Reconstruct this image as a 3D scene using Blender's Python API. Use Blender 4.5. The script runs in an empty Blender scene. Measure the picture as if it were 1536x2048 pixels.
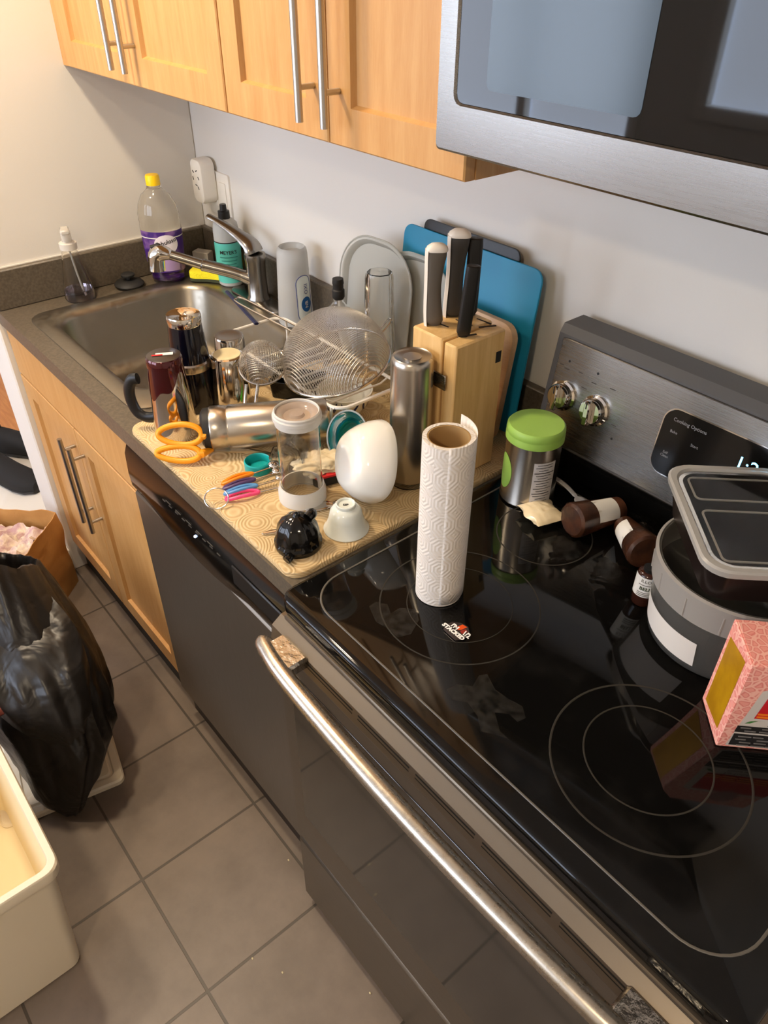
import bpy, bmesh, math, random
from mathutils import Vector, Matrix, noise
random.seed(7)
SC = bpy.context.scene
COL = SC.collection
PI = math.pi
V = Vector

# ---------------------------------------------------------------- camera
CAM = V((2.1082, -1.0779, 1.7068)); FPX = 1512.04
CR = V((0.6422, 0.7665, 0.0064)); CU = V((-0.4708, 0.3879, 0.7924)); CF = V((-0.6049, 0.5119, -0.6100))
cam = bpy.data.cameras.new('camera'); camo = bpy.data.objects.new('camera', cam); COL.objects.link(camo)
m3 = Matrix((CR, CU, -CF)).transposed()
camo.matrix_world = Matrix.Translation(CAM) @ m3.to_4x4()
cam.sensor_fit = 'VERTICAL'; cam.sensor_height = 36.0; cam.lens = FPX/2048*36; cam.clip_start = .02
SC.camera = camo

def at(u, v, z):
    """where the sight line of a photo pixel meets the level z (used to lay things out on the counter)"""
    d = CF + CR*((u-768)/FPX) - CU*((v-1024)/FPX)
    return CAM + d*((z-CAM.z)/d.z)
def aty(u, v, y):
    d = CF + CR*((u-768)/FPX) - CU*((v-1024)/FPX)
    return CAM + d*((y-CAM.y)/d.y)

# ---------------------------------------------------------------- materials
def lin(c):
    return tuple(((x/255)/12.92 if x/255 <= .04045 else ((x/255+.055)/1.055)**2.4) for x in c) + (1,)
MATS = {}
def mat(name, rgb=(128,128,128), rough=.5, metal=0, trans=0, ior=1.45, coat=0, spec=None, alpha=1, emit=None, es=0, sss=0, linear=None):
    if name in MATS: return MATS[name]
    m = bpy.data.materials.new(name); m.use_nodes = True
    b = m.node_tree.nodes['Principled BSDF']
    b.inputs['Base Color'].default_value = linear if linear else lin(rgb)
    b.inputs['Roughness'].default_value = rough; b.inputs['Metallic'].default_value = metal
    b.inputs['Transmission Weight'].default_value = trans; b.inputs['IOR'].default_value = ior
    b.inputs['Coat Weight'].default_value = coat; b.inputs['Alpha'].default_value = alpha
    if spec is not None: b.inputs['Specular IOR Level'].default_value = spec
    if emit: b.inputs['Emission Color'].default_value = lin(emit); b.inputs['Emission Strength'].default_value = es
    if sss: b.inputs['Subsurface Weight'].default_value = sss; b.inputs['Subsurface Radius'].default_value = (.01,.01,.008)
    MATS[name] = m
    return m
def nd(m, t, **kw):
    n = m.node_tree.nodes.new(t)
    for k, v in kw.items():
        if k in n.inputs: n.inputs[k].default_value = v
        else: setattr(n, k, v)
    return n
def lk(m, a, b): m.node_tree.links.new(a, b)
def bs(m): return m.node_tree.nodes['Principled BSDF']
def coords(m, scale=(1,1,1), kind='Object', rot=(0,0,0), loc=(0,0,0)):
    tc = nd(m, 'ShaderNodeTexCoord'); mp = nd(m, 'ShaderNodeMapping')
    mp.inputs['Scale'].default_value = scale; mp.inputs['Rotation'].default_value = rot; mp.inputs['Location'].default_value = loc
    lk(m, tc.outputs[kind], mp.inputs[0]); return mp.outputs[0]
def ramp(m, fac, stops):
    r = nd(m, 'ShaderNodeValToRGB'); e = r.color_ramp.elements
    while len(e) < len(stops): e.new(.5)
    for x, (p, c) in zip(e, stops): x.position = p; x.color = c if len(c) == 4 else lin(c)
    lk(m, fac, r.inputs[0]); return r.outputs[0]
def bump(m, h, strength=.3, dist=.002):
    b = nd(m, 'ShaderNodeBump'); b.inputs['Strength'].default_value = strength; b.inputs['Distance'].default_value = dist
    lk(m, h, b.inputs['Height']); lk(m, b.outputs[0], bs(m).inputs['Normal'])
def mottle(m, a, b, scale=20, detail=4, lo=.35, hi=.65, sc=(1,1,1), target='Base Color'):
    n = nd(m, 'ShaderNodeTexNoise', Scale=scale, Detail=detail); lk(m, coords(m, sc), n.inputs['Vector'])
    lk(m, ramp(m, n.outputs[0], [(lo, a), (hi, b)]), bs(m).inputs[target]); return n.outputs[0]
def g(v): return (v, v, v, 1)

M = mat
wallm = M('wall_paint', (226,222,214), .75)
n = nd(wallm, 'ShaderNodeTexNoise', Scale=220, Detail=3); lk(wallm, coords(wallm), n.inputs['Vector']); bump(wallm, n.outputs[0], .12, .001)
ceilm = M('ceiling_paint', (235,232,226), .8)
def wood(name, a, b, sc, rough=.38, scale=6):
    m = M(name, a, rough)
    nA = nd(m, 'ShaderNodeTexNoise', Scale=scale, Detail=5, Distortion=.6); lk(m, coords(m, sc), nA.inputs['Vector'])
    nB = nd(m, 'ShaderNodeTexNoise', Scale=scale*9, Detail=3); lk(m, coords(m, sc), nB.inputs['Vector'])
    mx = nd(m, 'ShaderNodeMath', operation='ADD'); ml = nd(m, 'ShaderNodeMath', operation='MULTIPLY'); ml.inputs[1].default_value = .35
    lk(m, nB.outputs[0], ml.inputs[0]); lk(m, nA.outputs[0], mx.inputs[0]); lk(m, ml.outputs[0], mx.inputs[1])
    lk(m, ramp(m, mx.outputs[0], [(.45, a), (.9, b)]), bs(m).inputs['Base Color'])
    return m
maple = wood('maple', (204,158,100), (191,140,80), (9,9,.9))
mapleh = wood('maple_cross', (204,158,100), (191,140,80), (.9,9,9))
blockw = wood('beech', (226,188,128), (208,166,104), (14,14,1.0))
boardw = wood('board_wood', (206,172,134), (188,150,110), (1.5,8,8), .5)
halloor = wood('hall_oak', (206,140,78), (180,112,58), (1.2,12,12), .35)
counterm = M('counter_laminate', (92,83,70), .38); mottle(counterm, (84,76,64), (102,92,78), 160, 5)
kickm = M('toe_kick_vinyl', (20,18,16), .5)
tilem = M('floor_tile', (128,114,102), .42)
vec = coords(tilem, (1,1,1), 'Object', loc=(-1.4073+10*.2957-.0022, .6507+10*.2957-.0022, 0))
br = nd(tilem, 'ShaderNodeTexBrick'); br.offset = 0; br.squash = 1
br.inputs['Scale'].default_value = 1; br.inputs['Brick Width'].default_value = .2957; br.inputs['Row Height'].default_value = .2957
br.inputs['Mortar Size'].default_value = .0032; br.inputs['Mortar Smooth'].default_value = .2; br.inputs['Bias'].default_value = 0
lk(tilem, vec, br.inputs['Vector'])
nT = nd(tilem, 'ShaderNodeTexNoise', Scale=5, Detail=6, Roughness=.65); lk(tilem, coords(tilem), nT.inputs['Vector'])
cT = ramp(tilem, nT.outputs[0], [(.32, (104,92,81)), (.6, (122,109,97)), (.8, (131,117,103))])
lk(tilem, cT, br.inputs['Color1']); lk(tilem, cT, br.inputs['Color2']); br.inputs['Mortar'].default_value = lin((76,68,59))
lk(tilem, br.outputs[0], bs(tilem).inputs['Base Color'])
inv = nd(tilem, 'ShaderNodeMath', operation='SUBTRACT'); inv.inputs[0].default_value = 1; lk(tilem, br.outputs[1], inv.inputs[1]); bump(tilem, inv.outputs[0], .5, .002)

def steelmat(name, rgb=(190,186,180), rough=.28, sc=(1,1,60), amt=.04, met=1):
    m = M(name, rgb, rough, met)
    n = nd(m, 'ShaderNodeTexNoise', Scale=12, Detail=4); lk(m, coords(m, sc), n.inputs['Vector'])
    lk(m, ramp(m, n.outputs[0], [(.3, g(max(.02, rough-amt/2))), (.7, g(rough+amt))]), bs(m).inputs['Roughness'])
    return m
steel = steelmat('brushed_steel', (146,143,138), .27, (1.2,60,60), .02)
steelv = M('brushed_steel_round', (190,183,172), .27, 1)
steeld = steelmat('dishwasher_dark_steel', (112,103,92), .35, (50,50,1), .03, .72)
steelo = steelmat('oven_dark_steel', (112,102,89), .36, (1,50,50), .03, .8)
handlem = steelmat('oven_handle_steel', (186,178,164), .27, (9,9,9), .05)
foil = M('crinkled_metal', (190,186,178), .22, 1)
nf = nd(foil, 'ShaderNodeTexNoise', Scale=90, Detail=4); lk(foil, coords(foil), nf.inputs['Vector']); bump(foil, nf.outputs[0], .5, .004)
barm = steelmat('bar_handle_steel', (188,184,178), .3, (40,40,1))
sinkm = steelmat('sink_steel', (156,148,134), .34, (5,5,5), .08)
chrome = M('chrome', (214,210,204), .07, 1)
nickel = M('brushed_nickel', (150,146,140), .24, 1)
wirem = M('chrome_wire', (206,202,196), .15, 1)
blackglass = M('black_glass', linear=(.0035,.0033,.003,1), rough=.035, spec=.38)
nbg = nd(blackglass, 'ShaderNodeTexNoise', Scale=9, Detail=7, Roughness=.7); lk(blackglass, coords(blackglass), nbg.inputs['Vector'])
lk(blackglass, ramp(blackglass, nbg.outputs[0], [(.46, g(.045)), (.75, g(.13))]), bs(blackglass).inputs['Roughness'])
lk(blackglass, ramp(blackglass, nbg.outputs[0], [(.52, (.0035,.0033,.003,1)), (.78, (.011,.010,.009,1))]), bs(blackglass).inputs['Base Color'])
ovenglass = M('oven_door_glass', linear=(.020,.018,.015,1), rough=.06, ior=1.9)
mwglass = M('microwave_glass', linear=(.004,.005,.006,1), rough=.03)
mwscreen = M('microwave_screen', (62,78,90), .14)
blackp = M('black_plastic', (22,21,20), .4)
blackgl = M('glossy_black_plastic', (14,13,12), .12)
darkgrey = M('dark_grey_plastic', (62,60,58), .5)
guardm = M('grey_enamel', (78,75,72), .45)
ringm = M('burner_ring_print', (52,49,44), .6, spec=.15)
spillm = M('dried_spill', (60,57,52), .5)
nsp = nd(spillm, 'ShaderNodeTexNoise', Scale=130, Detail=5); lk(spillm, coords(spillm), nsp.inputs['Vector'])
lk(spillm, ramp(spillm, nsp.outputs[0], [(.35, g(.05)), (.68, g(.42))]), bs(spillm).inputs['Alpha'])
whitep = M('white_plastic', (236,232,222), .35)
offwhite = M('offwhite_plastic', (232,220,196), .45, sss=.15)
creamin = M('cream_plastic_inside', (238,222,182), .5)
ceram = M('white_ceramic', (240,238,230), .12, coat=.3)
teacup = M('pale_celadon', (226,232,226), .12, coat=.3)
glassm = M('clear_glass', (255,255,255), .02, 0, 1, 1.46)
clearp = M('clear_plastic', (250,248,244), .06, 0, 1, 1.3)
tealcl = M('teal_clear_plastic', (40,170,180), .06, 0, .85, 1.3)
frost = M('frosted_plastic', (208,208,200), .45, 0, .5, 1.2)
milky = M('milky_plastic', (222,223,220), .36, 0, .5, 1.25, sss=.1)
tubm = M('clear_tub_plastic', (206,204,198), .2, 0, .92, 1.1)
rubber = M('rubber_black', (30,29,28), .6)
tealp = M('teal_plastic', (20,160,160), .3)
orangep = M('orange_plastic', (246,160,28), .35)
limep = M('lime_plastic', (150,190,84), .42)
greenp = M('green_plastic', (90,200,60), .4)
bluep = M('blue_board', (20,132,170), .45)
yellowp = M('yellow_cap', (250,205,10), .35)
sponge = M('yellow_sponge', (236,222,40), .9)
vs = nd(sponge, 'ShaderNodeTexVoronoi', Scale=260); lk(sponge, coords(sponge), vs.inputs['Vector']); bump(sponge, vs.outputs[0], .6, .002)
paperw = M('white_label', (232,230,224), .55)
ink = M('black_ink', (26,24,24), .6)
redink = M('red_ink', (196,24,34), .5)
woodfloor = halloor
def quilt():
    m = M('drying_mat_cotton', (222,192,138), .95)
    v = nd(m, 'ShaderNodeTexVoronoi', Scale=16); lk(m, coords(m), v.inputs['Vector'])
    f = nd(m, 'ShaderNodeMath', operation='MULTIPLY'); f.inputs[1].default_value = 84; lk(m, v.outputs['Distance'], f.inputs[0])
    s = nd(m, 'ShaderNodeMath', operation='SINE'); lk(m, f.outputs[0], s.inputs[0])
    n2 = nd(m, 'ShaderNodeTexNoise', Scale=30, Detail=4); lk(m, coords(m), n2.inputs['Vector'])
    ad = nd(m, 'ShaderNodeMath', operation='MULTIPLY_ADD'); ad.inputs[1].default_value = .5; lk(m, s.outputs[0], ad.inputs[0]); lk(m, n2.outputs[0], ad.inputs[2])
    lk(m, ramp(m, ad.outputs[0], [(.0, (190,160,114)), (.4, (204,176,130)), (1, (212,187,142))]), bs(m).inputs['Base Color'])
    bump(m, s.outputs[0], .32, .0022); return m
matm = quilt()
def towelpaper():
    m = M('embossed_paper', (226,219,210), .9)
    uv = coords(m, (1,1,1), 'UV')
    v = nd(m, 'ShaderNodeTexVoronoi', Scale=26, Randomness=.0); v.distance = 'CHEBYCHEV'; v.voronoi_dimensions = '2D'; lk(m, uv, v.inputs['Vector'])
    v2 = nd(m, 'ShaderNodeTexVoronoi', Scale=26, Randomness=.0); v2.distance = 'MANHATTAN'; v2.voronoi_dimensions = '2D'; lk(m, uv, v2.inputs['Vector'])
    h = nd(m, 'ShaderNodeMath', operation='MULTIPLY'); h.inputs[1].default_value = .72; lk(m, v2.outputs['Distance'], h.inputs[0])
    mx = nd(m, 'ShaderNodeMath', operation='MAXIMUM'); lk(m, v.outputs['Distance'], mx.inputs[0]); lk(m, h.outputs[0], mx.inputs[1])
    f = nd(m, 'ShaderNodeMath', operation='MULTIPLY'); f.inputs[1].default_value = 46; lk(m, mx.outputs[0], f.inputs[0])
    s = nd(m, 'ShaderNodeMath', operation='SINE'); lk(m, f.outputs[0], s.inputs[0]); bump(m, s.outputs[0], .28, .0012); return m
towelm = towelpaper()
cardm = M('cardboard_tube', (176,142,92), .8)
def meshmat():
    m = M('sieve_mesh', (206,200,190), .38, 1)
    fac = None
    for d, sc in (('X', 105), ('Y', 105)):
        w = nd(m, 'ShaderNodeTexWave', Scale=sc); w.bands_direction = d; lk(m, coords(m), w.inputs['Vector'])
        if fac is None: fac = w.outputs[1]
        else:
            mx = nd(m, 'ShaderNodeMath', operation='MAXIMUM'); lk(m, fac, mx.inputs[0]); lk(m, w.outputs[1], mx.inputs[1]); fac = mx.outputs[0]
    lk(m, ramp(m, fac, [(.62, g(.10)), (.80, g(.95))]), bs(m).inputs['Alpha']); bump(m, fac, 1.0, .004); return m
sieve = meshmat()
bagm = M('black_bag_film', (24,21,19), .36, spec=.55)
nb = nd(bagm, 'ShaderNodeTexNoise', Scale=9, Detail=3, Distortion=1.0); lk(bagm, coords(bagm), nb.inputs['Vector']); bump(bagm, nb.outputs[0], .5, .02)
kraft = M('kraft_paper', (176,124,66), .75)
nk = nd(kraft, 'ShaderNodeTexNoise', Scale=15, Detail=5, Distortion=.4); lk(kraft, coords(kraft), nk.inputs['Vector']); bump(kraft, nk.outputs[0], .6, .008)
lk(kraft, ramp(kraft, nk.outputs[0], [(.3, (178,128,70)), (.7, (198,148,86))]), bs(kraft).inputs['Base Color'])
tissue = M('crumpled_paper', (222,196,176), .85)
nt2 = nd(tissue, 'ShaderNodeTexNoise', Scale=18, Detail=6, Distortion=1.5); lk(tissue, coords(tissue), nt2.inputs['Vector']); bump(tissue, nt2.outputs[0], .8, .01)
lk(tissue, ramp(tissue, nt2.outputs[0], [(.35, (186,150,150)), (.6, (232,214,190))]), bs(tissue).inputs['Base Color'])
clothm = M('beige_cloth', (222,206,172), .95)
meatm = M('red_packet', (150,66,56), .4); mottle(meatm, (92,30,30), (150,84,70), 30)
sugar = M('brown_sugar_cone', (74,44,30), .35, coat=.6); mottle(sugar, (58,34,24), (96,58,38), 40)
wrapm = M('plastic_film', (245,240,235), .08, 0, 1, 1.15)
nw = nd(wrapm, 'ShaderNodeTexNoise', Scale=60, Detail=4, Distortion=1); lk(wrapm, coords(wrapm), nw.inputs['Vector']); bump(wrapm, nw.outputs[0], .9, .006)
maroon = M('maroon_lacquer', (74,10,18), .12, .5, coat=.6)
navy = M('navy_lacquer', (14,16,30), .14, .4, coat=.6)

# ---------------------------------------------------------------- mesh helpers
def mesh_obj(name, bm, material, parent=None, loc=None, smooth=40, label=None, kind=None):
    me = bpy.data.meshes.new(name); bmesh.ops.recalc_face_normals(bm, faces=bm.faces); bm.to_mesh(me); bm.free()
    if smooth:
        for p in me.polygons: p.use_smooth = True
        me.set_sharp_from_angle(angle=math.radians(smooth))
    for mm in (material if isinstance(material, (list, tuple)) else [material]): me.materials.append(mm)
    o = bpy.data.objects.new(name, me); COL.objects.link(o)
    if parent: o.parent = parent
    if loc is not None: o.location = loc
    if label: o['label'] = label
    if kind: o['kind'] = kind
    return o
def tag(o, label, cat, group=None):
    o['label'] = label; o['category'] = cat
    if group: o['group'] = group
    return o
def thing(name, label, cat, loc=(0,0,0), rz=0, axis=None, group=None, roll=0):
    o = bpy.data.objects.new(name, None); COL.objects.link(o); o.empty_display_size = .02; o.location = loc
    if axis is not None:
        q = V(axis).normalized().to_track_quat('Z', 'Y'); o.rotation_mode = 'QUATERNION'
        from mathutils import Quaternion
        o.rotation_quaternion = q @ Quaternion((0,0,1), roll)
    else: o.rotation_euler = (0,0,rz)
    return tag(o, label, cat, group)
def struct(o): o['kind'] = 'structure'; return o
def B(): return bmesh.new()
def loft(bm, rings, cap=(True, True), closed=True, mi=0, loop=False):
    vs = [[bm.verts.new(p) for p in r] for r in rings]; n = len(vs[0])
    pairs = list(zip(vs, vs[1:])) + ([(vs[-1], vs[0])] if loop else [])
    for a, b in pairs:
        for i in range(n if closed else n-1):
            j = (i+1) % n
            try: f = bm.faces.new((a[i], a[j], b[j], b[i])); f.material_index = mi
            except ValueError: pass
    if closed and not loop:
        if cap[0]: f = bm.faces.new(list(reversed(vs[0]))); f.material_index = mi
        if cap[1]: f = bm.faces.new(vs[-1]); f.material_index = mi
    return vs
def box(bm, x0, x1, y0, y1, z0, z1, b=0, mi=0, M4=None):
    if b <= 0:
        r = lambda z: [V((x0,y0,z)), V((x1,y0,z)), V((x1,y1,z)), V((x0,y1,z))]
        rings = [r(z0), r(z1)]
    else:
        def r(i, z):
            return [V((x0+i,y0+b,z)), V((x0+b,y0+i,z)), V((x1-b,y0+i,z)), V((x1-i,y0+b,z)), V((x1-i,y1-b,z)), V((x1-b,y1-i,z)), V((x0+b,y1-i,z)), V((x0+i,y1-b,z))]
        k = b*.999
        rings = [r(k, z0), r(0, z0+b), r(0, z1-b), r(k, z1)]
    if M4 is not None: rings = [[M4 @ p for p in q] for q in rings]
    loft(bm, rings, mi=mi)
def boxo(name, x0, x1, y0, y1, z0, z1, material, parent=None, b=0, **k):
    bm = B(); box(bm, x0, x1, y0, y1, z0, z1, b); return mesh_obj(name, bm, material, parent, **k)
def rrect(x0, x1, y0, y1, r, n=6):
    pts = []
    for cx, cy, a0 in ((x1-r,y1-r,0), (x0+r,y1-r,90), (x0+r,y0+r,180), (x1-r,y0+r,270)):
        for i in range(n+1):
            a = math.radians(a0+90*i/n); pts.append((cx+r*math.cos(a), cy+r*math.sin(a)))
    return pts
def prism(bm, outline, z0, z1, b=0, M4=None, mi=0, bot=True):
    """outline extruded from z0 to z1 with a small rounded top edge"""
    def ring(ins, z):
        n = len(outline); out = []
        for i in range(n):
            p = V(outline[i]).to_2d() if len(outline[i]) > 2 else V(outline[i]); a = V(outline[i-1]); c = V(outline[(i+1) % n])
            t = (V((c[0]-a[0], c[1]-a[1]))); t = t.normalized() if t.length > 1e-9 else V((1,0))
            out.append(V((p[0]-t.y*ins, p[1]+t.x*ins, z)))
        return out
    s = [ring(0, z0)]
    if b:
        s += [ring(0, z1-b), ring(b*.3, z1-b*.3), ring(b, z1)]
    else: s.append(ring(0, z1))
    if M4 is not None: s = [[M4 @ p for p in q] for q in s]
    loft(bm, s, mi=mi)
def lathe(bm, prof, n=48, mi=0, cap=(False, False), M4=None, uv=False, sx=1, sy=1, fn=None):
    """prof: (r, z) pairs; r = 0 closes"""
    rings = []
    for (r, z) in prof:
        ring = []
        for i in range(n):
            a = 2*PI*i/n; rr = r
            if fn: rr = fn(r, z, a)
            p = V((rr*math.cos(a)*sx, rr*math.sin(a)*sy, z)); ring.append(M4 @ p if M4 is not None else p)
        rings.append(ring)
    vs = []
    for (r, z), ring in zip(prof, rings):
        if r <= 1e-7 and not fn: vs.append([bm.verts.new(ring[0])])
        else: vs.append([bm.verts.new(p) for p in ring])
    L = [0]
    for a, b in zip(prof, prof[1:]): L.append(L[-1]+math.hypot(b[0]-a[0], b[1]-a[1]))
    ul = bm.loops.layers.uv.verify() if uv else None
    R0 = max(r for r, z in prof)
    for k, (a, b) in enumerate(zip(vs, vs[1:])):
        for i in range(n):
            j = (i+1) % n
            if len(a) == 1 and len(b) == 1: continue
            if len(a) == 1: f = bm.faces.new((a[0], b[j], b[i])); uvs = [(i,k),(j,k+1),(i,k+1)]
            elif len(b) == 1: f = bm.faces.new((a[i], a[j], b[0])); uvs = [(i,k),(i+1,k),(i,k+1)]
            else: f = bm.faces.new((a[i], a[j], b[j], b[i])); uvs = [(i,k),(i+1,k),(i+1,k+1),(i,k+1)]
            f.material_index = mi
            if uv:
                for l, (q, w) in zip(f.loops, uvs): l[ul].uv = (q/n*2*PI*R0, L[w])
    if cap[0] and len(vs[0]) > 1: bm.faces.new(list(reversed(vs[0]))).material_index = mi
    if cap[1] and len(vs[-1]) > 1: bm.faces.new(vs[-1]).material_index = mi
def tube(bm, pts, r, n=8, closed=False, mi=0, flat=1, radii=None):
    pts = [V(p) for p in pts]; N = len(pts); rings = []; up = None
    for i, p in enumerate(pts):
        if closed: t = pts[(i+1) % N]-pts[i-1]
        else: t = pts[min(i+1, N-1)]-pts[max(i-1, 0)]
        t.normalize()
        if up is None:
            up = V((0,0,1)) if abs(t.z) < .9 else V((1,0,0))
        s = t.cross(up)
        if s.length < 1e-6: s = t.orthogonal()
        s.normalize(); up = s.cross(t).normalized()
        rr = radii[i] if radii else r
        rings.append([p + s*(rr*math.cos(2*PI*k/n)) + up*(rr*flat*math.sin(2*PI*k/n)) for k in range(n)])
    loft(bm, rings, loop=closed, mi=mi)
def arc(c, r, a0, a1, n, plane='xy'):
    out = []
    for i in range(n+1):
        a = math.radians(a0+(a1-a0)*i/n); p, q = r*math.cos(a), r*math.sin(a)
        out.append(V(c)+(V((p,q,0)) if plane == 'xy' else V((p,0,q)) if plane == 'xz' else V((0,p,q))))
    return out
def smoothpts(pts, k=6):
    pts = [V(p) for p in pts]; out = []
    for i in range(len(pts)-1):
        p0, p1, p2, p3 = pts[max(i-1,0)], pts[i], pts[i+1], pts[min(i+2,len(pts)-1)]
        for j in range(k):
            t = j/k; out.append(.5*((2*p1)+(p2-p0)*t+(2*p0-5*p1+4*p2-p3)*t*t+(3*p1-p0-3*p2+p3)*t**3))
    out.append(pts[-1]); return out
def mod(o, t, **k):
    m = o.modifiers.new(t.lower(), t)
    for a, b in k.items(): setattr(m, a, b)
    return o
def text(name, s, size, material, parent, fn, depth=0, bold=0):
    cu = bpy.data.curves.new('t', 'FONT'); cu.body = s; cu.size = size; cu.align_x = 'CENTER'; cu.align_y = 'CENTER'; cu.resolution_u = 2; cu.offset = bold
    o = bpy.data.objects.new('t', cu); COL.objects.link(o); bpy.context.view_layer.update()
    me = bpy.data.meshes.new_from_object(o.evaluated_get(bpy.context.evaluated_depsgraph_get()))
    bpy.data.objects.remove(o); bpy.data.curves.remove(cu)
    for v in me.vertices: v.co = fn(v.co.x, v.co.y)
    me.name = name; me.materials.clear(); me.materials.append(material)
    t = bpy.data.objects.new(name, me); COL.objects.link(t); t.parent = parent; return t
def cyl_patch(bm, r, a0, a1, z0, z1, n=16, mi=0, thick=.0004, rfun=None, nz=1):
    rf = rfun or (lambda z: r)
    rings = []
    zz = [z0+(z1-z0)*k/nz for k in range(nz+1)]
    rings = [[V((rf(z)*math.cos(a0+(a1-a0)*i/n), rf(z)*math.sin(a0+(a1-a0)*i/n), z)) for i in range(n+1)] for z in zz]
    loft(bm, rings, closed=False, mi=mi)
def ring_patch(bm, fn, cx, cy, ol, k=5):
    c = bm.verts.new(fn(cx, cy)); prev = None; n = len(ol)
    for q in range(1, k+1):
        v = [bm.verts.new(fn(cx+(a-cx)*q/k, cy+(b-cy)*q/k)) for a, b in ol]
        for i in range(n):
            j = (i+1) % n
            bm.faces.new((c, v[i], v[j])) if prev is None else bm.faces.new((prev[i], v[i], v[j], prev[j]))
        prev = v
def ell_patch(bm, fn, cx, cy, rx, ry, n=24): ring_patch(bm, fn, cx, cy, [(cx+rx*math.cos(2*PI*i/n), cy+ry*math.sin(2*PI*i/n)) for i in range(n)])
def rect_patch(bm, fn, x0, x1, y0, y1, n=6):
    loft(bm, [[fn(x0+(x1-x0)*i/n, y) for i in range(n+1)] for y in (y0, (y0+y1)/2, y1)], closed=False)
def facing(p):   # heading angle towards the camera in a thing's level plane
    d = CAM - V(p); return math.atan2(d.y, d.x)

ZC, ZM, ZK, S = .9085, .9205, .9185, 1.372

# ================================================================ SETTING
bm = B(); box(bm, -.25, 3.7, -3.3, .0, -.05, 0); struct(mesh_obj('floor', bm, tilem, smooth=0))
bm = B(); box(bm, -2.7, -.25, -3.3, .0, -.05, -.0); struct(mesh_obj('floor', bm, woodfloor, smooth=0))
bm = B(); box(bm, -2.7, 3.7, -3.3, .1, 2.44, 2.5); struct(mesh_obj('ceiling', bm, ceilm, smooth=0))
bm = B(); box(bm, -2.7, 3.7, 0, .1, -.05, 2.44); struct(mesh_obj('wall_back', bm, wallm, smooth=0))
bm = B(); box(bm, -.165, 0, -.645, 0, 0, 2.44, .004); struct(mesh_obj('wall_left', bm, wallm, smooth=0))
bm = B(); box(bm, 3.7, 3.8, -3.4, .1, -.05, 2.5); struct(mesh_obj('wall_right', bm, wallm, smooth=0))
bm = B(); box(bm, -2.8, -2.7, -3.4, .1, -.05, 2.5); struct(mesh_obj('wall_far', bm, wallm, smooth=0))
WINS = ((-1.75, -.28, .82, 2.25), (.06, 1.55, 1.05, 2.25))
bm = B(); xs_ = [-2.8]+[v for w_ in WINS for v in w_[:2]]+[3.8]
for k in (0, 2, 4): box(bm, xs_[k], xs_[k+1], -3.4, -3.3, -.05, 2.5)
for x0, x1, z0, z1 in WINS: box(bm, x0, x1, -3.4, -3.3, -.05, z0); box(bm, x0, x1, -3.4, -3.3, z1, 2.5)
struct(mesh_obj('wall_front', bm, wallm, smooth=0))
pane = M('daylight_pane', (170,196,235), .3, emit=(212,222,240), es=10.0)
for k_, (WX0, WX1, WZ0, WZ1) in enumerate(WINS):
    win = bpy.data.objects.new('window_%d' % (k_+1), None); COL.objects.link(win); struct(win)
    boxo('pane', WX0, WX1, -3.36, -3.35, WZ0, WZ1, pane, win)
    bm = B()
    for x in (WX0, (WX0+WX1)/2, WX1): box(bm, x-.03, x+.03, -3.34, -3.29, WZ0, WZ1)
    for z in (WZ0, WZ1): box(bm, WX0-.03, WX1+.03, -3.345, -3.285, z-.03, z+.03)
    mesh_obj('window_frame', bm, whitep, win, smooth=0)
bm = B(); box(bm, -.168, -.0, -.653, -.646, 0, .085, .002); struct(mesh_obj('baseboard_left', bm, whitep))

# ceiling lamps, then an added fill light
def lamp(loc, power, col, size):
    l = bpy.data.lights.new('bulb_or_fill', 'AREA'); l.shape = 'DISK'; l.size = size; l.energy = power; l.color = col
    o = bpy.data.objects.new('bulb_or_fill', l); COL.objects.link(o); o.location = loc; return o
lamp((.50, -.84, 2.39), 23, (1, .80, .56), .13)
lamp((.35, -1.40, 2.39), 13, (1, .80, .56), .16)
lamp((2.4, -2.2, 2.39), 24, (1, .80, .56), .16)  # added fill light for the stove-side floor and the wall under the microwave

# ================================================================ BASE CABINET
FY = -.628
cab = thing('sink_cabinet', 'maple sink base cabinet with two shaker doors at the left wall', 'cabinet', (0,0,0))
bm = B(); box(bm, .003, .760, -.608, -.575, .1, .87); box(bm, .003, .02, -.6, -.03, .1, .87); box(bm, .742, .760, -.6, -.03, .1, .87); box(bm, .003, .76, -.6, -.03, .1, .118)
mesh_obj('carcass', bm, maple, cab, smooth=0)
boxo('toe_kick', .003, .760, -.606, -.59, .001, .105, kickm, cab)
def shaker(name, x0, x1, z0, z1, yf, parent, rail=.055, th=.019):
    """door front at yf, recessed centre panel"""
    bm = B(); yb = yf+th; p = yf+.009
    o = [(x0,z0),(x1,z0),(x1,z1),(x0,z1)]; i = [(x0+rail,z0+rail),(x1-rail,z0+rail),(x1-rail,z1-rail),(x0+rail,z1-rail)]
    i2 = [(x0+rail+.004,z0+rail+.004),(x1-rail-.004,z0+rail+.004),(x1-rail-.004,z1-rail-.004),(x0+rail+.004,z1-rail-.004)]
    b = .0022; ob = [(x0+b,z0+b),(x1-b,z0+b),(x1-b,z1-b),(x0+b,z1-b)]
    R = lambda q, y: [V((a, y, c)) for a, c in q]
    loft(bm, [R(o, yb), R(o, yf+b), R(ob, yf), R(i, yf), R(i2, p)])
    return mesh_obj(name, bm, maple, parent, smooth=0)
def bar_handle(x, z0, z1, y, posts, yd, parent, r=.0062):
    bm = B(); tube(bm, [(x,y,z0),(x,y,z1)], r, 14)
    for z in posts: tube(bm, [(x,y,z),(x,yd-.0005,z)], r*.72, 10)
    return mesh_obj('handle', bm, barm, parent, label='brushed steel bar handle')
boxo('drawer_front', .004, .759, FY, FY+.019, .728, .866, maple, cab, b=.002)
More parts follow.
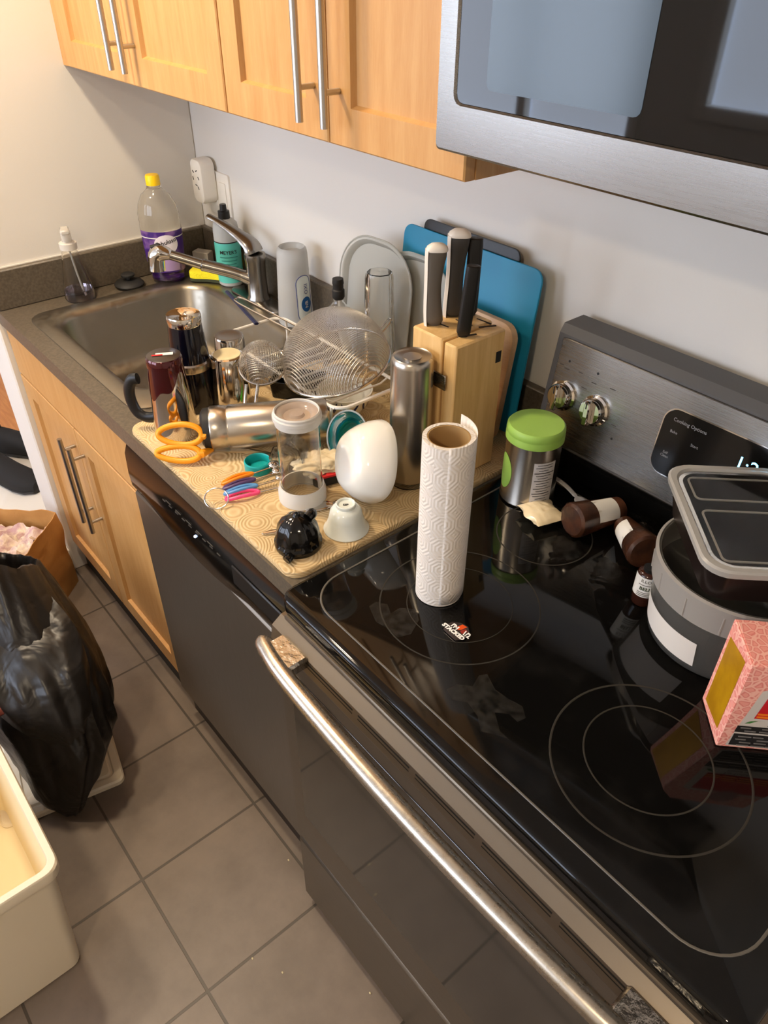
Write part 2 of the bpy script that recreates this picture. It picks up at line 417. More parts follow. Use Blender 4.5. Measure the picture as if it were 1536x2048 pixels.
d1 = shaker('door', .004, .3795, .118, .722, FY, cab); d2 = shaker('door', .3825, .759, .118, .722, FY, cab)
bar_handle(.352, .425, .690, -.661, (.458, .657), FY, d1)
bar_handle(.412, .425, .690, -.661, (.458, .657), FY, d2)

# ================================================================ DISHWASHER
dw = thing('dishwasher', 'dark stainless dishwasher under the counter between cabinet and stove', 'dishwasher', (0,0,0))
bm = B(); box(bm, .766, 1.366, -.642, -.60, .115, .755, .004); mesh_obj('door', bm, steeld, dw)
bm = B()
ring = []
for x in (.766, .80, .86, .92, .98, 1.04, 1.10, 1.16, 1.22, 1.28, 1.33, 1.366):
    t = max(0, 1-((x-1.03)/.2)**2)
    zb = .757-.028*t; ring.append([V((x,-.6,zb)), V((x,-.638,zb)), V((x,-.643,zb+.012)), V((x,-.645,.80)), V((x,-.643,.850)), V((x,-.636,.868)), V((x,-.6,.868))])
loft(bm, ring); cp = mesh_obj('control_panel', bm, blackgl, dw, label='glossy black control panel')
led = M('status_led', (220,235,255), .3, emit=(190,215,255), es=9)
bm = B(); bmesh.ops.create_icosphere(bm, subdivisions=2, radius=.0028, matrix=Matrix.Translation((1.055,-.6455,.812))); mesh_obj('status_light', bm, led, cp, label='lit white indicator')
bm = B()
for i in range(9): box(bm, .93+i*.026, .942+i*.026, -.6462, -.6445, .826, .8275)
for i in range(5): box(bm, .945+i*.04, .965+i*.04, -.6462, -.6445, .832, .8332)
mesh_obj('button_legend', bm, darkgrey, cp)
boxo('handle_lip', 1.19, 1.345, -.6475, -.643, .792, .835, blackp, cp, b=.002)
boxo('toe_panel', .766, 1.366, -.618, -.60, .001, .112, M('dark_brown_panel', (44,36,32), .5), dw)
boxo('tub', .772, 1.36, -.6, -.06, .06, .866, darkgrey, dw)

# ================================================================ COUNTERTOP
SX0, SX1, SY0, SY1 = .150, .668, -.550, -.128     # sink opening
ct = thing('countertop', 'dark brown laminate countertop with upstand along both walls', 'countertop', (0,0,0))
def slab_with_hole(bm, X0, X1, Y0, Y1, z0, z1, hole):
    """rectangle slab around a rectangular opening, front edge rounded"""
    x0,x1,y0,y1 = hole
    for a,b,c,d in ((X0,x0,Y0,Y1),(x1,X1,Y0,Y1),(x0,x1,Y0,y0),(x0,x1,y1,Y1)): box(bm, a, b, c, d, z0, z1)
bm = B(); slab_with_hole(bm, .0005, S-.001, -.6365, -.0005, .870, ZC, (.118,.70,-.575,-.05))
bmesh.ops.remove_doubles(bm, verts=bm.verts, dist=1e-5)
mesh_obj('slab', bm, counterm, ct, smooth=0)
boxo('backsplash', .0005, S-.001, -.0205, -.0008, ZC, ZC+.1015, counterm, ct, b=.003)
boxo('backsplash', .0008, .0205, -.632, -.0205, ZC, ZC+.1015, counterm, ct, b=.003)
boxo('caulk_line', .0008, .004, -.632, -.0205, ZC+.1012, ZC+.1045, whitep, ct)

# ================================================================ SINK
sk = thing('sink', 'stainless steel drop-in sink basin in the counter', 'sink', (0,0,0))
bm = B()
OR = rrect(.098, .735, -.592, -.032, .05, 8); def_in = rrect(SX0, SX1, SY0, SY1, .075, 8)
IN2 = rrect(SX0+.008, SX1-.008, SY0+.008, SY1-.008, .07, 8); IN3 = rrect(SX0+.02, SX1-.02, SY0+.02, SY1-.02, .07, 8)
IN4 = rrect(SX0+.045, SX1-.045, SY0+.045, SY1-.045, .06, 8)
MID = rrect(.110, .723, -.580, -.044, .05, 8); MID2 = rrect(SX0-.012, SX1+.012, SY0-.012, SY1+.012, .08, 8)
Z3 = lambda q, z: [V((a,b,z)) for a,b in q]
loft(bm, [Z3(OR, ZC+.0006), Z3(OR, ZC+.003), Z3(MID, ZC+.0062), Z3(MID2, ZC+.0045), Z3(def_in, ZC+.001), Z3(IN2, ZC-.012), Z3(IN3, ZC-.15), Z3(IN4, ZC-.178)], cap=(False, True))
mesh_obj('basin', bm, sinkm, sk, smooth=50)
bm = B(); lathe(bm, [(0,0),(.03,0),(.043,.002),(.045,.0),(.045,-.003)], 32); mesh_obj('drain', bm, chrome, sk, loc=(.40,-.33,ZC-.1765))
ZL = ZC+.0062

# faucet
fc = thing('faucet', 'brushed nickel single lever pull-out kitchen faucet behind the sink', 'faucet', (.392,-.072,ZL))
bm = B(); prism(bm, rrect(-.115,.115,-.028,.028,.027,8), 0, .006, .003); mesh_obj('base_plate', bm, nickel, fc)
bm = B(); lathe(bm, [(.0,.004),(.031,.004),(.031,.010),(.027,.016),(.025,.07),(.026,.105),(.028,.118),(.027,.126),(0,.128)], 32); mesh_obj('body', bm, nickel, fc)
sd = V((-.166,-.196,.080))
bm = B(); p0 = V((0,0,.052)); pts = smoothpts([p0, p0+V((-.018,-.022,.012)), p0+sd*.25+V((0,0,.004)), p0+sd*.52])
tube(bm, pts, .015, 16, radii=[.022-.0065*min(1, i/8) for i in range(len(pts))]); mesh_obj('spout', bm, nickel, fc)
bm = B(); q0 = p0+sd*.52; hs = [q0, q0+sd*.02, q0+sd*.03, p0+sd*.86]
tube(bm, hs, .0135, 16, radii=[.0165,.0165,.0132,.0125]); mesh_obj('pull_out_wand', bm, nickel, fc)
bm = B(); h = p0+sd*.9; tube(bm, smoothpts([h-sd*.05, h, h+sd*.06+V((0,0,-.004)), h+sd*.10+V((0,0,-.018)), h+sd*.115+V((0,0,-.052))], 5), .02, 20, radii=[.013]+[.013+.009*min(1,(i+1)/9) for i in range(20)]); mesh_obj('spray_head', bm, chrome, fc)
bm = B(); a = h+sd*.0+V((0,0,.012)); tube(bm, [a, a+sd*.06+V((0,0,.006)), a+sd*.14+V((0,0,-.006))], .006, 10, flat=.6); mesh_obj('spray_button', bm, rubber, fc)
bm = B(); pts = smoothpts([(0,0,.128),(-.012,-.004,.148),(-.06,-.015,.168),(-.12,-.03,.185),(-.155,-.04,.193)], 5)
tube(bm, pts, .02, 14, flat=.5, radii=[.026,.026,.026,.025,.024,.023,.022,.021,.019,.017,.016,.015,.013,.012,.011,.010,.009,.009,.009,.009,.008][:len(pts)]); mesh_obj('lever', bm, nickel, fc)

# outlet and plug-in device
ot = thing('outlet_plate', 'white double wall outlet plate on the back wall above the faucet', 'outlet', (.118,0,1.12))
bm = B(); prism(bm, rrect(-.058,.058,-.058,.058,.006,3), 0, .006, .002, Matrix.Rotation(PI/2,4,'X')); mesh_obj('plate', bm, whitep, ot)
for dx in (-.024, .024):
    bm = B(); prism(bm, rrect(dx-.017,dx+.017,-.034,.034,.004,3), .006, .0085, .001, Matrix.Rotation(PI/2,4,'X')); mesh_obj('socket', bm, whitep, ot)
ad = thing('plug_adapter', 'white plug-in adapter with slotted face on the wall outlet', 'adapter', (.082,-.0095,1.155))
bm = B(); prism(bm, rrect(-.031,.031,-.06,.055,.02,6), 0, .042, .008, Matrix.Rotation(PI/2,4,'X')); mesh_obj('housing', bm, whitep, ad)
bm = B()
for (x,z,r) in ((-.012,.022,.5),(.006,.026,-.4),(.014,.008,.9),(-.016,.004,1.2),(-.002,-.012,.2),(.008,-.018,1.0)):
    box(bm, -.0045,.0045,-.0006,.0006,-.0012,.0012, M4=Matrix.Translation((x,-.0423,z)) @ Matrix.Rotation(r,4,'Y'))
mesh_obj('slots', bm, ink, ad, smooth=0)

# ================================================================ UPPER CABINETS
ZU, DU = 1.444, -.320
def upper(x0, x1, xs, label, fill=0):
    c = thing('wall_cabinet', label, 'cabinet', (0,0,0))
    bm = B(); box(bm, x0, x1, DU+.0205, -.001, ZU, 2.25); mesh_obj('carcass', bm, maple, c, smooth=0)
    if fill: boxo('filler_strip', .0005, fill-.001, DU+.002, DU+.02, ZU, 2.25, maple, c)
    a = shaker('door', x0+.0015+fill, xs-.0015, ZU, 2.245, DU, c); b = shaker('door', xs+.0015, x1-.0015, ZU, 2.245, DU, c)
    bar_handle(xs-.034, ZU+.028, ZU+.42, DU-.030, (ZU+.075, ZU+.37), DU, a)
    bar_handle(xs+.030, ZU+.028, ZU+.42, DU-.030, (ZU+.075, ZU+.37), DU, b)
upper(.001, .7665, .3926, 'maple wall cabinet above the sink, against the left wall', .0265)
upper(.7685, S-.001, 1.0734, 'maple wall cabinet above the drying mat, next to the microwave')

# ================================================================ MICROWAVE
mw = thing('microwave', 'stainless over-the-range microwave with black glass door above stove', 'microwave', (0,0,0))
ZW = 1.494; MX0, MX1 = S+.002, 2.133
boxo('housing', MX0+.004, MX1-.004, -.352, -.001, ZW+.003, 1.92, M('microwave_underside', (40,39,38), .5), mw)
bm = B(); YF = -.381
def fr(q, y): return [V((a, y, c)) for a, c in q]
o = rrect(MX0, MX1, ZW, 1.925, .006, 3); o2 = rrect(MX0+.003, MX1-.003, ZW+.003, 1.922, .006, 3)
i = rrect(MX0+.029, MX1-.03, ZW+.052, 1.87, .012, 3); i2 = rrect(MX0+.0315, MX1-.0325, ZW+.0545, 1.8675, .010, 3)
loft(bm, [fr(o, -.352), fr(o, YF+.003), fr(o2, YF), fr(i, YF), fr(i2, YF+.004)], cap=(True, False)); mesh_obj('door_frame', bm, steel, mw, smooth=30)
bm = B(); loft(bm, [fr(i2, YF+.003), fr(i2, YF+.0045)]); mesh_obj('glass_front', bm, mwglass, mw, smooth=0)
w = [aty(970,165,YF), aty(1275,247,YF)]
bm = B(); loft(bm, [fr(rrect(w[0].x, w[1].x, (w[0].z+w[1].z)/2-.002, 1.84, .008, 3), y) for y in (YF+.0032, YF+.0024)]); mesh_obj('window_screen', bm, mwscreen, mw, smooth=0)
bm = B(); box(bm, MX0+.06, MX1-.06, -.30, -.06, ZW-.001, ZW+.003); mesh_obj('grease_filter', bm, darkgrey, mw)

# ================================================================ STOVE
st = thing('stove', 'electric stove with black glass cooktop and stainless oven front', 'stove', (0,0,0))
TX0, TX1 = 1.377, 2.131
boxo('body', TX0+.004, TX1-.004, -.655, -.012, .015, .892, blackp, st, b=.003)
bm = B(); prism(bm, rrect(TX0, TX1, -.667, -.075, .022, 6), .893, ZK, .007); ck = mesh_obj('cooktop', bm, blackglass, st, smooth=50, label='black glass cooktop')
bm = B(); lp = [V((a,b,ZK+.0003)) for a,b in rrect(TX0+.026, TX1-.036, -.636, -.12, .062, 10)]
tube(bm, lp, .0016, 6, closed=True, flat=.6); mesh_obj('glass_edge_bead', bm, M('bead_grey', (96,92,84), .3), ck)
def burner(cx, cy, r, w=.0011):
    bm = B(); tube(bm, [V((cx+r*math.cos(2*PI*i/72), cy+r*math.sin(2*PI*i/72), ZK+.0001)) for i in range(72)], w, 6, closed=True, flat=.25)
    mesh_obj('burner_ring', bm, ringm, ck, label='thin printed burner ring')
burner(1.567,-.472,.118); burner(1.567,-.472,.078,.0007); burner(1.905,-.487,.117,.0014); burner(1.900,-.482,.076); burner(1.540,-.250,.078); burner(1.93,-.23,.09)
def spill(px):
    pts = [at(u, v, ZK+.0004) for u, v in px]; bm = B(); bm.faces.new([bm.verts.new(p) for p in pts])
    bmesh.ops.triangulate(bm, faces=bm.faces); bmesh.ops.subdivide_edges(bm, edges=bm.edges, cuts=2)
    mesh_obj('dried_spill', bm, spillm, ck, smooth=0, label='grey dried spill')
spill([(893,1378),(915,1368),(945,1372),(958,1350),(975,1348),(990,1378),(1018,1398),(1045,1412),(1052,1436),(1035,1444),(1018,1428),(990,1425),(1000,1462),(1018,1478),(985,1468),(962,1463),(955,1432),(935,1405),(905,1400)])
spill([(738,1212),(752,1203),(775,1208),(782,1226),(800,1215),(832,1218),(838,1240),(822,1268),(795,1276),(778,1258),(752,1244)])
spill([(1105,1075),(1128,1070),(1150,1092),(1158,1115),(1135,1122),(1115,1105)])
spill([(1200,1130),(1235,1125),(1245,1150),(1225,1162),(1205,1155)])
# back guard
bg = mesh_obj('back_guard', (lambda bm: (loft(bm, [[V((x, y, z)) for y, z in ((-.085,ZK),(-.108,.985),(-.079,1.172),(-.070,1.186),(-.020,1.186),(-.012,1.176),(-.012,ZK))] for x in (1.384,1.388,2.122,2.126)]), bm)[1])(B()), guardm, st, smooth=0, label='grey back guard')
bm = B()
def onpanel(x, t, off):    # t 0..1 up the sloping panel
    return V((x, -.1075+.0275*t-off*.989, .988+.183*t-off*.147))
pr = rrect(1.396, 2.114, .01, .985, .012, 5); RX = lambda off, ins: [onpanel(max(1.396+ins, min(2.114-ins, a)), max(.01+ins*5, min(.985-ins*5, c)), off) for a, c in [(p[0], p[1]) for p in rrect(1.396, 2.114, .01, .985, .016, 4)]]
loft(bm, [RX(.0003, 0), RX(.0022, 0), RX(.003, .001)]); cpn = mesh_obj('control_panel', bm, steel, bg, smooth=0, label='brushed stainless control panel')
bm = B(); loft(bm, [[V((1.384,-.0862,ZK+.001)),V((2.126,-.0862,ZK+.001)),V((2.126,-.109,.984)),V((1.384,-.109,.984))],[V((1.384,-.0872,ZK+.001)),V((2.126,-.0872,ZK+.001)),V((2.126,-.110,.984)),V((1.384,-.110,.984))]]); mesh_obj('lower_fascia', bm, blackgl, bg, smooth=0)
pn = V((0,-.989,-.147)); pn = V((0,-.9889,.1486)); pn.normalize()
def knob(x, t):
    c = onpanel(x, t, .003); q = pn.to_track_quat('Z','Y').to_matrix().to_4x4(); M4 = Matrix.Translation(c) @ q
    k = mesh_obj('knob', (lambda b_: (lathe(b_, [(0.0,.0),(.0265,0),(.0262,.004),(.0225,.006),(.0215,.016),(.019,.0185),(0,.0185)], 40, M4=M4), b_)[1])(B()), chrome, cpn, label='chrome burner knob')
    b_ = B(); box(b_, -.0055, .0055, -.0215, .0215, .017, .029, .002, M4=M4 @ Matrix.Rotation(.1,4,'Z')); mesh_obj('grip', b_, chrome, k)
    b_ = B(); box(b_, -.0009, .0009, .008, .0205, .0288, .0295, M4=M4 @ Matrix.Rotation(.1,4,'Z')); mesh_obj('pointer', b_, ink, k)
    return k
for x in (1.408+.022, 1.482+.012): pass
knob(1.4245, .475); knob(1.4925, .475); knob(2.03, .475); knob(2.09, .475)
def pt(x, t, off=.0034): return onpanel(x, t, off)
bm = B()
for (x, t) in ((1.420,.80),(1.4785,.80),(1.5365,.30)):
    bm = B(); ell_patch(bm, lambda a, c, x=x, t=t: pt(x+a, t+c/.185), 0, 0, .0022, .0022, 10); mesh_obj('indicator', bm, ink, cpn, smooth=0)
for (x, t, n_) in ((1.405,.74,3),(1.445,.74,3),(1.418,.72,1),(1.475,.70,2),(1.532,.42,2),(1.512,.72,1),(1.46,.62,1),(1.46,.24,2),(1.428,.22,2)):
    bm = B(); loft(bm, [[pt(x+a, t+c/.185) for a in (-.006,0,.006)] for c in (-.0008-.003*n_*.5, .0008)][:0] or [[pt(x-.006+.001*n_, t), pt(x+.006, t)], [pt(x-.006+.001*n_, t+.0014/.185), pt(x+.006, t+.0014/.185)]], closed=False); mesh_obj('panel_mark', bm, M('grey_print', (70,64,60), .6), cpn, smooth=0)
bm = B(); dr = [(a, c) for a, c in rrect(1.612, 1.905, .22, .80, .03, 6)]
dr = [(x0_, t_) for x0_, t_ in [(1.612+(a-1.612), c) for a, c in dr]]
def dring(off, ins):
    out = []
    for k in range(28):
        cx, cy, a0 = ((1.905-.022, .8, 0), (1.612+.022, .8, 90), (1.612+.022, .22, 180), (1.905-.022, .22, 270))[k//7]
        a_ = math.radians(a0+90*(k % 7)/6); r_ = .022-ins
        tt = (cy-.119 if cy > .5 else cy+.119)+r_*math.sin(a_)/.185
        out.append(pt(cx+r_*math.cos(a_), tt, off))
    return out
loft(bm, [dring(.003, -.002), dring(.0036, -.002)]); mesh_obj('display_bezel', bm, chrome, cpn, smooth=0)
bm = B(); loft(bm, [dring(.0035, 0), dring(.0042, 0)]); dp = mesh_obj('display_panel', bm, blackgl, cpn, smooth=0, label='black display panel')
blueled = M('blue_digits', (150,215,255), .4, emit=(120,205,255), es=5)
greyprint = M('pale_print', (150,150,150), .6)
pfn = lambda x0, t0: (lambda a, c: pt(x0+a, t0+c/.185, .0046))
text('clock_digits', '1:24', .030, blueled, dp, pfn(1.762, .60))
text('lettering', 'Cooking Options', .008, greyprint, dp, pfn(1.655, .715))
text('lettering', 'Bake', .0065, greyprint, dp, pfn(1.634, .61)); text('lettering', 'Start', .0065, greyprint, dp, pfn(1.672, .57)); text('lettering', 'Self\nClean', .006, greyprint, dp, pfn(1.632, .40))
# oven front
od = mesh_obj('oven_door', (lambda b_: (box(b_, TX0+.006, TX1-.006, -.683, -.656, .275, .845, .004), b_)[1])(B()), steelo, st, label='stainless oven door')
boxo('door_window', TX0+.043, TX1-.043, -.6845, -.682, .385, .795, ovenglass, od, b=.0005)
tp = mesh_obj('door_top_trim', (lambda b_: (loft(b_, [[V((x,y,z)) for y, z in ((-.656,.846),(-.686,.832),(-.690,.842),(-.686,.868),(-.668,.880),(-.656,.880))] for x in (TX0+.006, TX1-.006)]), b_)[1])(B()), steelo, od, smooth=0)
bm = B(); 
for k in range(5):
    x0 = 1.478+k*.117
    for z in (.8615, .8545):
        box(bm, x0, x0+.105, -.6915, -.685, z-.0014, z+.0014, M4=Matrix.Translation((0,.0022+(z-.845)*.12,0)))
mesh_obj('vent_slots', bm, M('slot_black', (6,6,6), .8), tp, smooth=0)
boxo('steel_rail', TX0+.02, TX1-.02, -.672, -.658, .8815, .8905, steelo, st, b=.002)
hd = mesh_obj('handle', (lambda b_: (tube(b_, smoothpts([(1.402,-.712,.862),(1.415,-.717,.863),(1.5,-.728,.864),(1.75,-.735,.864),(2.0,-.728,.864),(2.085,-.719,.863),(2.1,-.712,.862)], 6), .0135, 16), b_)[1])(B()), handlem, od, label='worn round steel oven handle')
for x0, x1 in ((1.412,1.478),(2.03,2.096)):
    b_ = B(); box(b_, x0, x1, -.722, -.684, .852, .874, .004); mesh_obj('bracket', b_, foil, hd)
mesh_obj('storage_drawer', (lambda b_: (box(b_, TX0+.006, TX1-.006, -.683, -.656, .035, .262, .005), b_)[1])(B()), steelo, st)

# ================================================================ DRYING MAT
bm = B(); ol = rrect(.785, 1.366, -.632, -.062, .028, 8)
prism(bm, ol, ZC+.0006, ZM-.0005, .005); mt = mesh_obj('drying_mat', bm, matm); tag(mt, 'beige quilted drying mat covering the counter beside the sink', 'mat')

# ================================================================ SINK-SIDE BOTTLES
def lathe_obj(name, prof, m, parent, n=40, **k):
    lk_ = {a: k.pop(a) for a in ('sx','sy','fn','cap','uv') if a in k}
    b_ = B(); lathe(b_, prof, n, **lk_); return mesh_obj(name, b_, m, parent, **k)
def shell(prof, t):
    """closed thin wall from an outer profile starting at the axis (bottom) and ending at the rim"""
    inner = []
    for k, (r, z) in enumerate(prof):
        inner.append((max(0, r-t) if r > 0 else 0, z+(t if k < 2 and prof[0][0] == 0 and abs(z-prof[0][1]) < t else 0)))
    return list(prof)+list(reversed(inner))

# foaming soap bottle
t = thing('soap_dispenser', 'clear tapered foaming soap bottle in the far left counter corner', 'soap dispenser', (.064,-.432,ZC+.0006), facing((.064,-.432,0)))
lathe_obj('bottle', shell([(0,0),(.037,0),(.040,.006),(.038,.03),(.028,.085),(.021,.125),(.020,.135)], .0016), clearp, t, 32)
lathe_obj('soap', [(0,.002),(.036,.002),(.0365,.028),(0,.028)], M('clear_soap', (214,206,222), .05, 0, 1, 1.33), t, 32)
lathe_obj('collar', [(0,.134),(.022,.134),(.0225,.150),(.017,.153),(0,.153)], M('pale_plastic', (236,230,220), .3, 0, .3, 1.3), t, 32)
bm = B(); lathe(bm, [(0,.152),(.013,.152),(.0125,.178),(0,.178)], 24); box(bm, -.012,.030,-.011,.011,.176,.188,.003); mesh_obj('pump_head', bm, M('clear_pump', (240,236,228), .2, 0, .55, 1.3), t)
bm = B(); tube(bm, smoothpts([(0,0,.135),(.002,.004,.08),(.010,.012,.012)], 5), .0025, 8); mesh_obj('dip_tube', bm, milky, t)
# stopper
t = thing('sink_stopper', 'dark rubber sink stopper with a knob on the counter edge', 'stopper', (.067,-.292,ZC+.0066))
lathe_obj('disc', [(0,0),(.040,0),(.041,.003),(.036,.009),(.014,.014),(0,.014)], rubber, t); lathe_obj('knob', [(0,.0135),(.007,.0135),(.008,.022),(.018,.024),(.019,.029),(.014,.032),(0,.032)], rubber, t)
# purple cleaner
pc = V((.092,-.183,ZL)); a_ = math.atan2(-.64,.77)
t = thing('cleaner_bottle', 'tall purple-labelled floor cleaner bottle with yellow cap by the wall', 'bottle', pc, a_+.0)
SXb, SYb = 1.0, .82
pf = [(0,0),(.040,0),(.047,.006),(.050,.03),(.054,.09),(.056,.142),(.0545,.160),(.0555,.166),(.0545,.172),(.0555,.180),(.054,.186),(.050,.205),(.038,.228),(.024,.240),(.0165,.248),(.0155,.256)]
lathe_obj('bottle', shell(pf, .0016), clearp, t, 48, sx=SYb, sy=SXb)
liqm = M('purple_cleaner', (96,44,150), .05, 0, .7, 1.33)
lathe_obj('liquid', [(0,.003),(.038,.003),(.0455,.008),(.0478,.03),(.0492,.055),(0,.055)], liqm, t, 40, sx=SYb, sy=SXb)
lathe_obj('cap', [(0,.253),(.0185,.253),(.0185,.274),(.0165,.278),(0,.278)], yellowp, t, 32)
lathe_obj('neck_ring', [(.0155,.246),(.0195,.246),(.0195,.250),(.0155,.250)], clearp, t, 24)
def prof_r(pf): 
    def r(z):
        for (r0,z0),(r1,z1) in zip(pf, pf[1:]):
            if z0 <= z <= z1 and z1 > z0: return r0+(r1-r0)*(z-z0)/(z1-z0)
        return pf[-1][0]
    return r
rB = prof_r(pf); fB = facing(pc)-a_
labm = M('purple_label', (78,40,128), .4); mottle(labm, (66,34,116), (150,110,170), 22, 3, .5, .7)
def cylfn(rf, a0, z0, off=.0006, sx=1, sy=1, aspect=1):
    def f(x, y):
        z = z0+y; r = rf(z)+off; a = a0+x/max(r, 1e-4); return V((r*math.cos(a)*sx, r*math.sin(a)*sy, z))
    return f
def patch(name, rf, a0, z0, x0, x1, y0, y1, m, parent, off=.0006, sx=1, sy=1, n=14, **k):
    f = cylfn(rf, a0, z0, off, sx, sy); b_ = B()
    loft(b_, [[f(x0+(x1-x0)*i/n, y0+(y1-y0)*j/5) for i in range(n+1)] for j in range(6)], closed=False); return mesh_obj(name, b_, m, parent, **k)
patch('front_label', rB, fB, .03, -.078, .078, .0, .112, labm, t, sx=SYb, sy=SXb, label='purple printed label')
f = cylfn(rB, fB+.10, .110, .0012, SYb, SXb)
bm = B(); ell_patch(bm, f, 0, -.002, .034, .026); mesh_obj('label_oval', bm, M('label_white', (232,224,228), .5), t)
f2 = cylfn(rB, fB+.10, .110, .0018, SYb, SXb); ca, sa = math.cos(.22), math.sin(.22)
text('lettering', 'Fabuloso', .0165, ink, t, lambda x, y: f2(x*ca-y*sa, x*sa+y*ca+.004), bold=.0003)
patch('label_stripe', rB, fB, .03, -.078, .078, .094, .0965, paperw, t, .0010, SYb, SXb)
patch('label_panel', rB, fB+.12, .03, -.026, .030, .004, .052, M('lilac', (178,150,190), .5), t, .0009, SYb, SXb)
patch('label_flower', rB, fB-.95, .03, -.010, .010, .006, .03, paperw, t, .0010, SYb, SXb); patch('label_flower', rB, fB-.9, .03, -.007, .007, .04, .055, M('pinkish', (190,90,120), .5), t, .0010, SYb, SXb)
# dish soap with pump
mc = V((.238,-.064,ZL)); t = thing('dish_soap', 'teal-labelled clear dish soap bottle with black pump top behind the faucet', 'bottle', mc, 0)
pf = [(0,0),(.030,0),(.034,.004),(.0345,.02),(.0345,.150),(.032,.166),(.022,.176),(.0125,.180)]
lathe_obj('bottle', shell(pf, .0014), milky, t, 36); rB2 = prof_r(pf)
lathe_obj('pump_cap', [(0,.178),(.016,.178),(.0155,.197),(.0095,.199),(.0085,.214),(0,.214)], blackp, t, 28)
teall = M('teal_label', (92,190,176), .45); fm = facing(mc)
patch('front_label', rB2, fm, .012, -.062, .062, 0, .108, teall, t, label='teal printed label'); patch('label_edge', rB2, fm, .012, -.062, .062, .1082, .111, ink, t)
f = cylfn(rB2, fm, .096, .0012); text('lettering', "MEYER'S", .0135, ink, t, lambda x, y: f(x, y), bold=.0002)
bm = B()
for k in range(5): rect_patch(bm, lambda a, c, k=k: cylfn(rB2, fm, .083-.009*k, .0012)(a, c), -.026+.004*(k % 2), .026-.003*(k % 3), -.0009, .0009)
mesh_obj('small_print', bm, M('teal_print', (40,120,112), .6), t)
# sponge
o_ = []
for i in range(40):
    a = 2*PI*i/40; x = .056*math.copysign(abs(math.cos(a))**.55, math.cos(a)); y = .034*math.copysign(abs(math.sin(a))**.55, math.sin(a))*(1-.22*math.cos(x/.056*PI*.5)**2)
    o_.append((x, y))
bm = B(); prism(bm, o_, .009, .026, .002); sp = thing('sponge', 'yellow scrub sponge with a waisted shape on the sink rim', 'sponge', (.172,-.094,ZL), .72)
mesh_obj('foam', bm, sponge, sp); bm = B(); prism(bm, o_, .0005, .009); mesh_obj('scouring_pad', bm, M('dark_scourer', (60,64,44), .95), sp)
# small box in the corner
bm = B(); box(bm, -.026,.026,-.016,.016,0,.042,.002); o = mesh_obj('soap_carton', bm, M('grey_carton', (176,170,160), .6), None, loc=(.06,-.052,ZL)); o.rotation_euler = (0,0,.5); tag(o, 'small pale grey carton standing in the counter corner', 'carton')
# frosted bottle upside down
fb = V((.566,-.071,ZL)); t = thing('upturned_bottle', 'tall milky white bottle standing upside down next to the faucet', 'bottle', fb, 0)
pf = [(0,.001),(.043,0),(.0445,.004),(.0405,.09),(.0375,.172),(.0355,.184),(.031,.189),(.028,.185),(.026,.176),(0,.173)]
lathe_obj('bottle', pf, milky, t, 44)
rB3 = prof_r([(.0445,.004),(.0405,.09),(.0375,.172)]); f0 = facing(fb)+.62
bm = B(); f = cylfn(rB3, f0, .07, .0008); ol = [(a, c) for a, c in rrect(-.021,.021,-.058,.058,.0205,6)]; ring_patch(bm, f, 0, 0, ol)
lb = mesh_obj('bottle_label', bm, M('label_pale', (216,226,222), .4), t, label='oblong label with blue border'); bm = B(); tube(bm, [f(a,c) for a,c in ol], .0009, 6, closed=True); mesh_obj('label_border', bm, M('label_blue', (40,60,130), .4), lb)
bm = B(); f1 = cylfn(rB3, f0, .07, .0013); ell_patch(bm, f1, .004, -.014, .015, .019); mesh_obj('label_spot', bm, M('label_blue2', (30,90,150), .4), lb)
f1b = cylfn(rB3, f0, .07, .0019)
text('lettering', 'OXI', .015, M('label_blue', (40,60,130), .4), lb, lambda x, y: f1b(-y+.005, x+.024)); text('lettering', 'NB', .013, paperw, lb, lambda x, y: f1b(-y+.004, x-.014))

# ================================================================ DISH RACK AND WHAT IS IN IT
rk = thing('dish_rack', 'white wire dish rack on the drying mat under the strainers', 'dish rack', (.905,-.275,ZM))
whitew = M('white_coated_wire', (232,228,220), .35)
HX, HY, HZ = .215, .080, .080
bm = B(); tube(bm, [V((a,b,HZ)) for a,b in rrect(-HX,HX,-HY,HY,.03,5)], .0036, 8, closed=True); mesh_obj('top_rail', bm, whitew, rk)
for k in range(10):
    x = -.075+k*(HX+.06)/9; bm = B(); tube(bm, [(x,-HY,HZ),(x,-HY+.02,HZ-.008),(x,HY-.02,HZ-.008),(x,HY,HZ)], .002, 6); mesh_obj('slat_wire', bm, whitew, rk)
for sx, sy in ((-1,-1),(1,-1),(-1,1),(1,1)):
    bm = B(); tube(bm, smoothpts([(sx*(HX-.02),sy*HY,HZ),(sx*(HX-.02),sy*(HY+.003),HZ-.04),(sx*(HX-.01),sy*(HY+.004),.0035)], 4), .003, 8); mesh_obj('leg', bm, whitew, rk)

# big strainer (upturned dome)
bsP = V((1.0,-.266,ZM+HZ+.0275)); t = thing('large_strainer', 'large wire mesh strainer upturned like a dome on the dish rack', 'strainer', bsP); t.rotation_euler = (.27,0,0); RI = Matrix.Rotation(-.27,3,'X')
R = .108
dome = [(R*math.cos(math.radians(a)), .105*math.sin(math.radians(a))) for a in range(0, 91, 6)]; dome[-1] = (0, .105)
lathe_obj('mesh_bowl', dome, sieve, t, 72)
bm = B(); tube(bm, [V((R*math.cos(2*PI*k/64), R*math.sin(2*PI*k/64), 0)) for k in range(64)], .0032, 10, closed=True); mesh_obj('rim', bm, wirem, t)
bm = B(); tube(bm, smoothpts([(-.006,R,0),(-.006,R+.015,.002),(-.005,R+.036,.010),(0,R+.041,.012),(.005,R+.036,.010),(.006,R+.015,.002),(.006,R,0)], 4), .0018, 8); mesh_obj('rest_hook', bm, wirem, t)
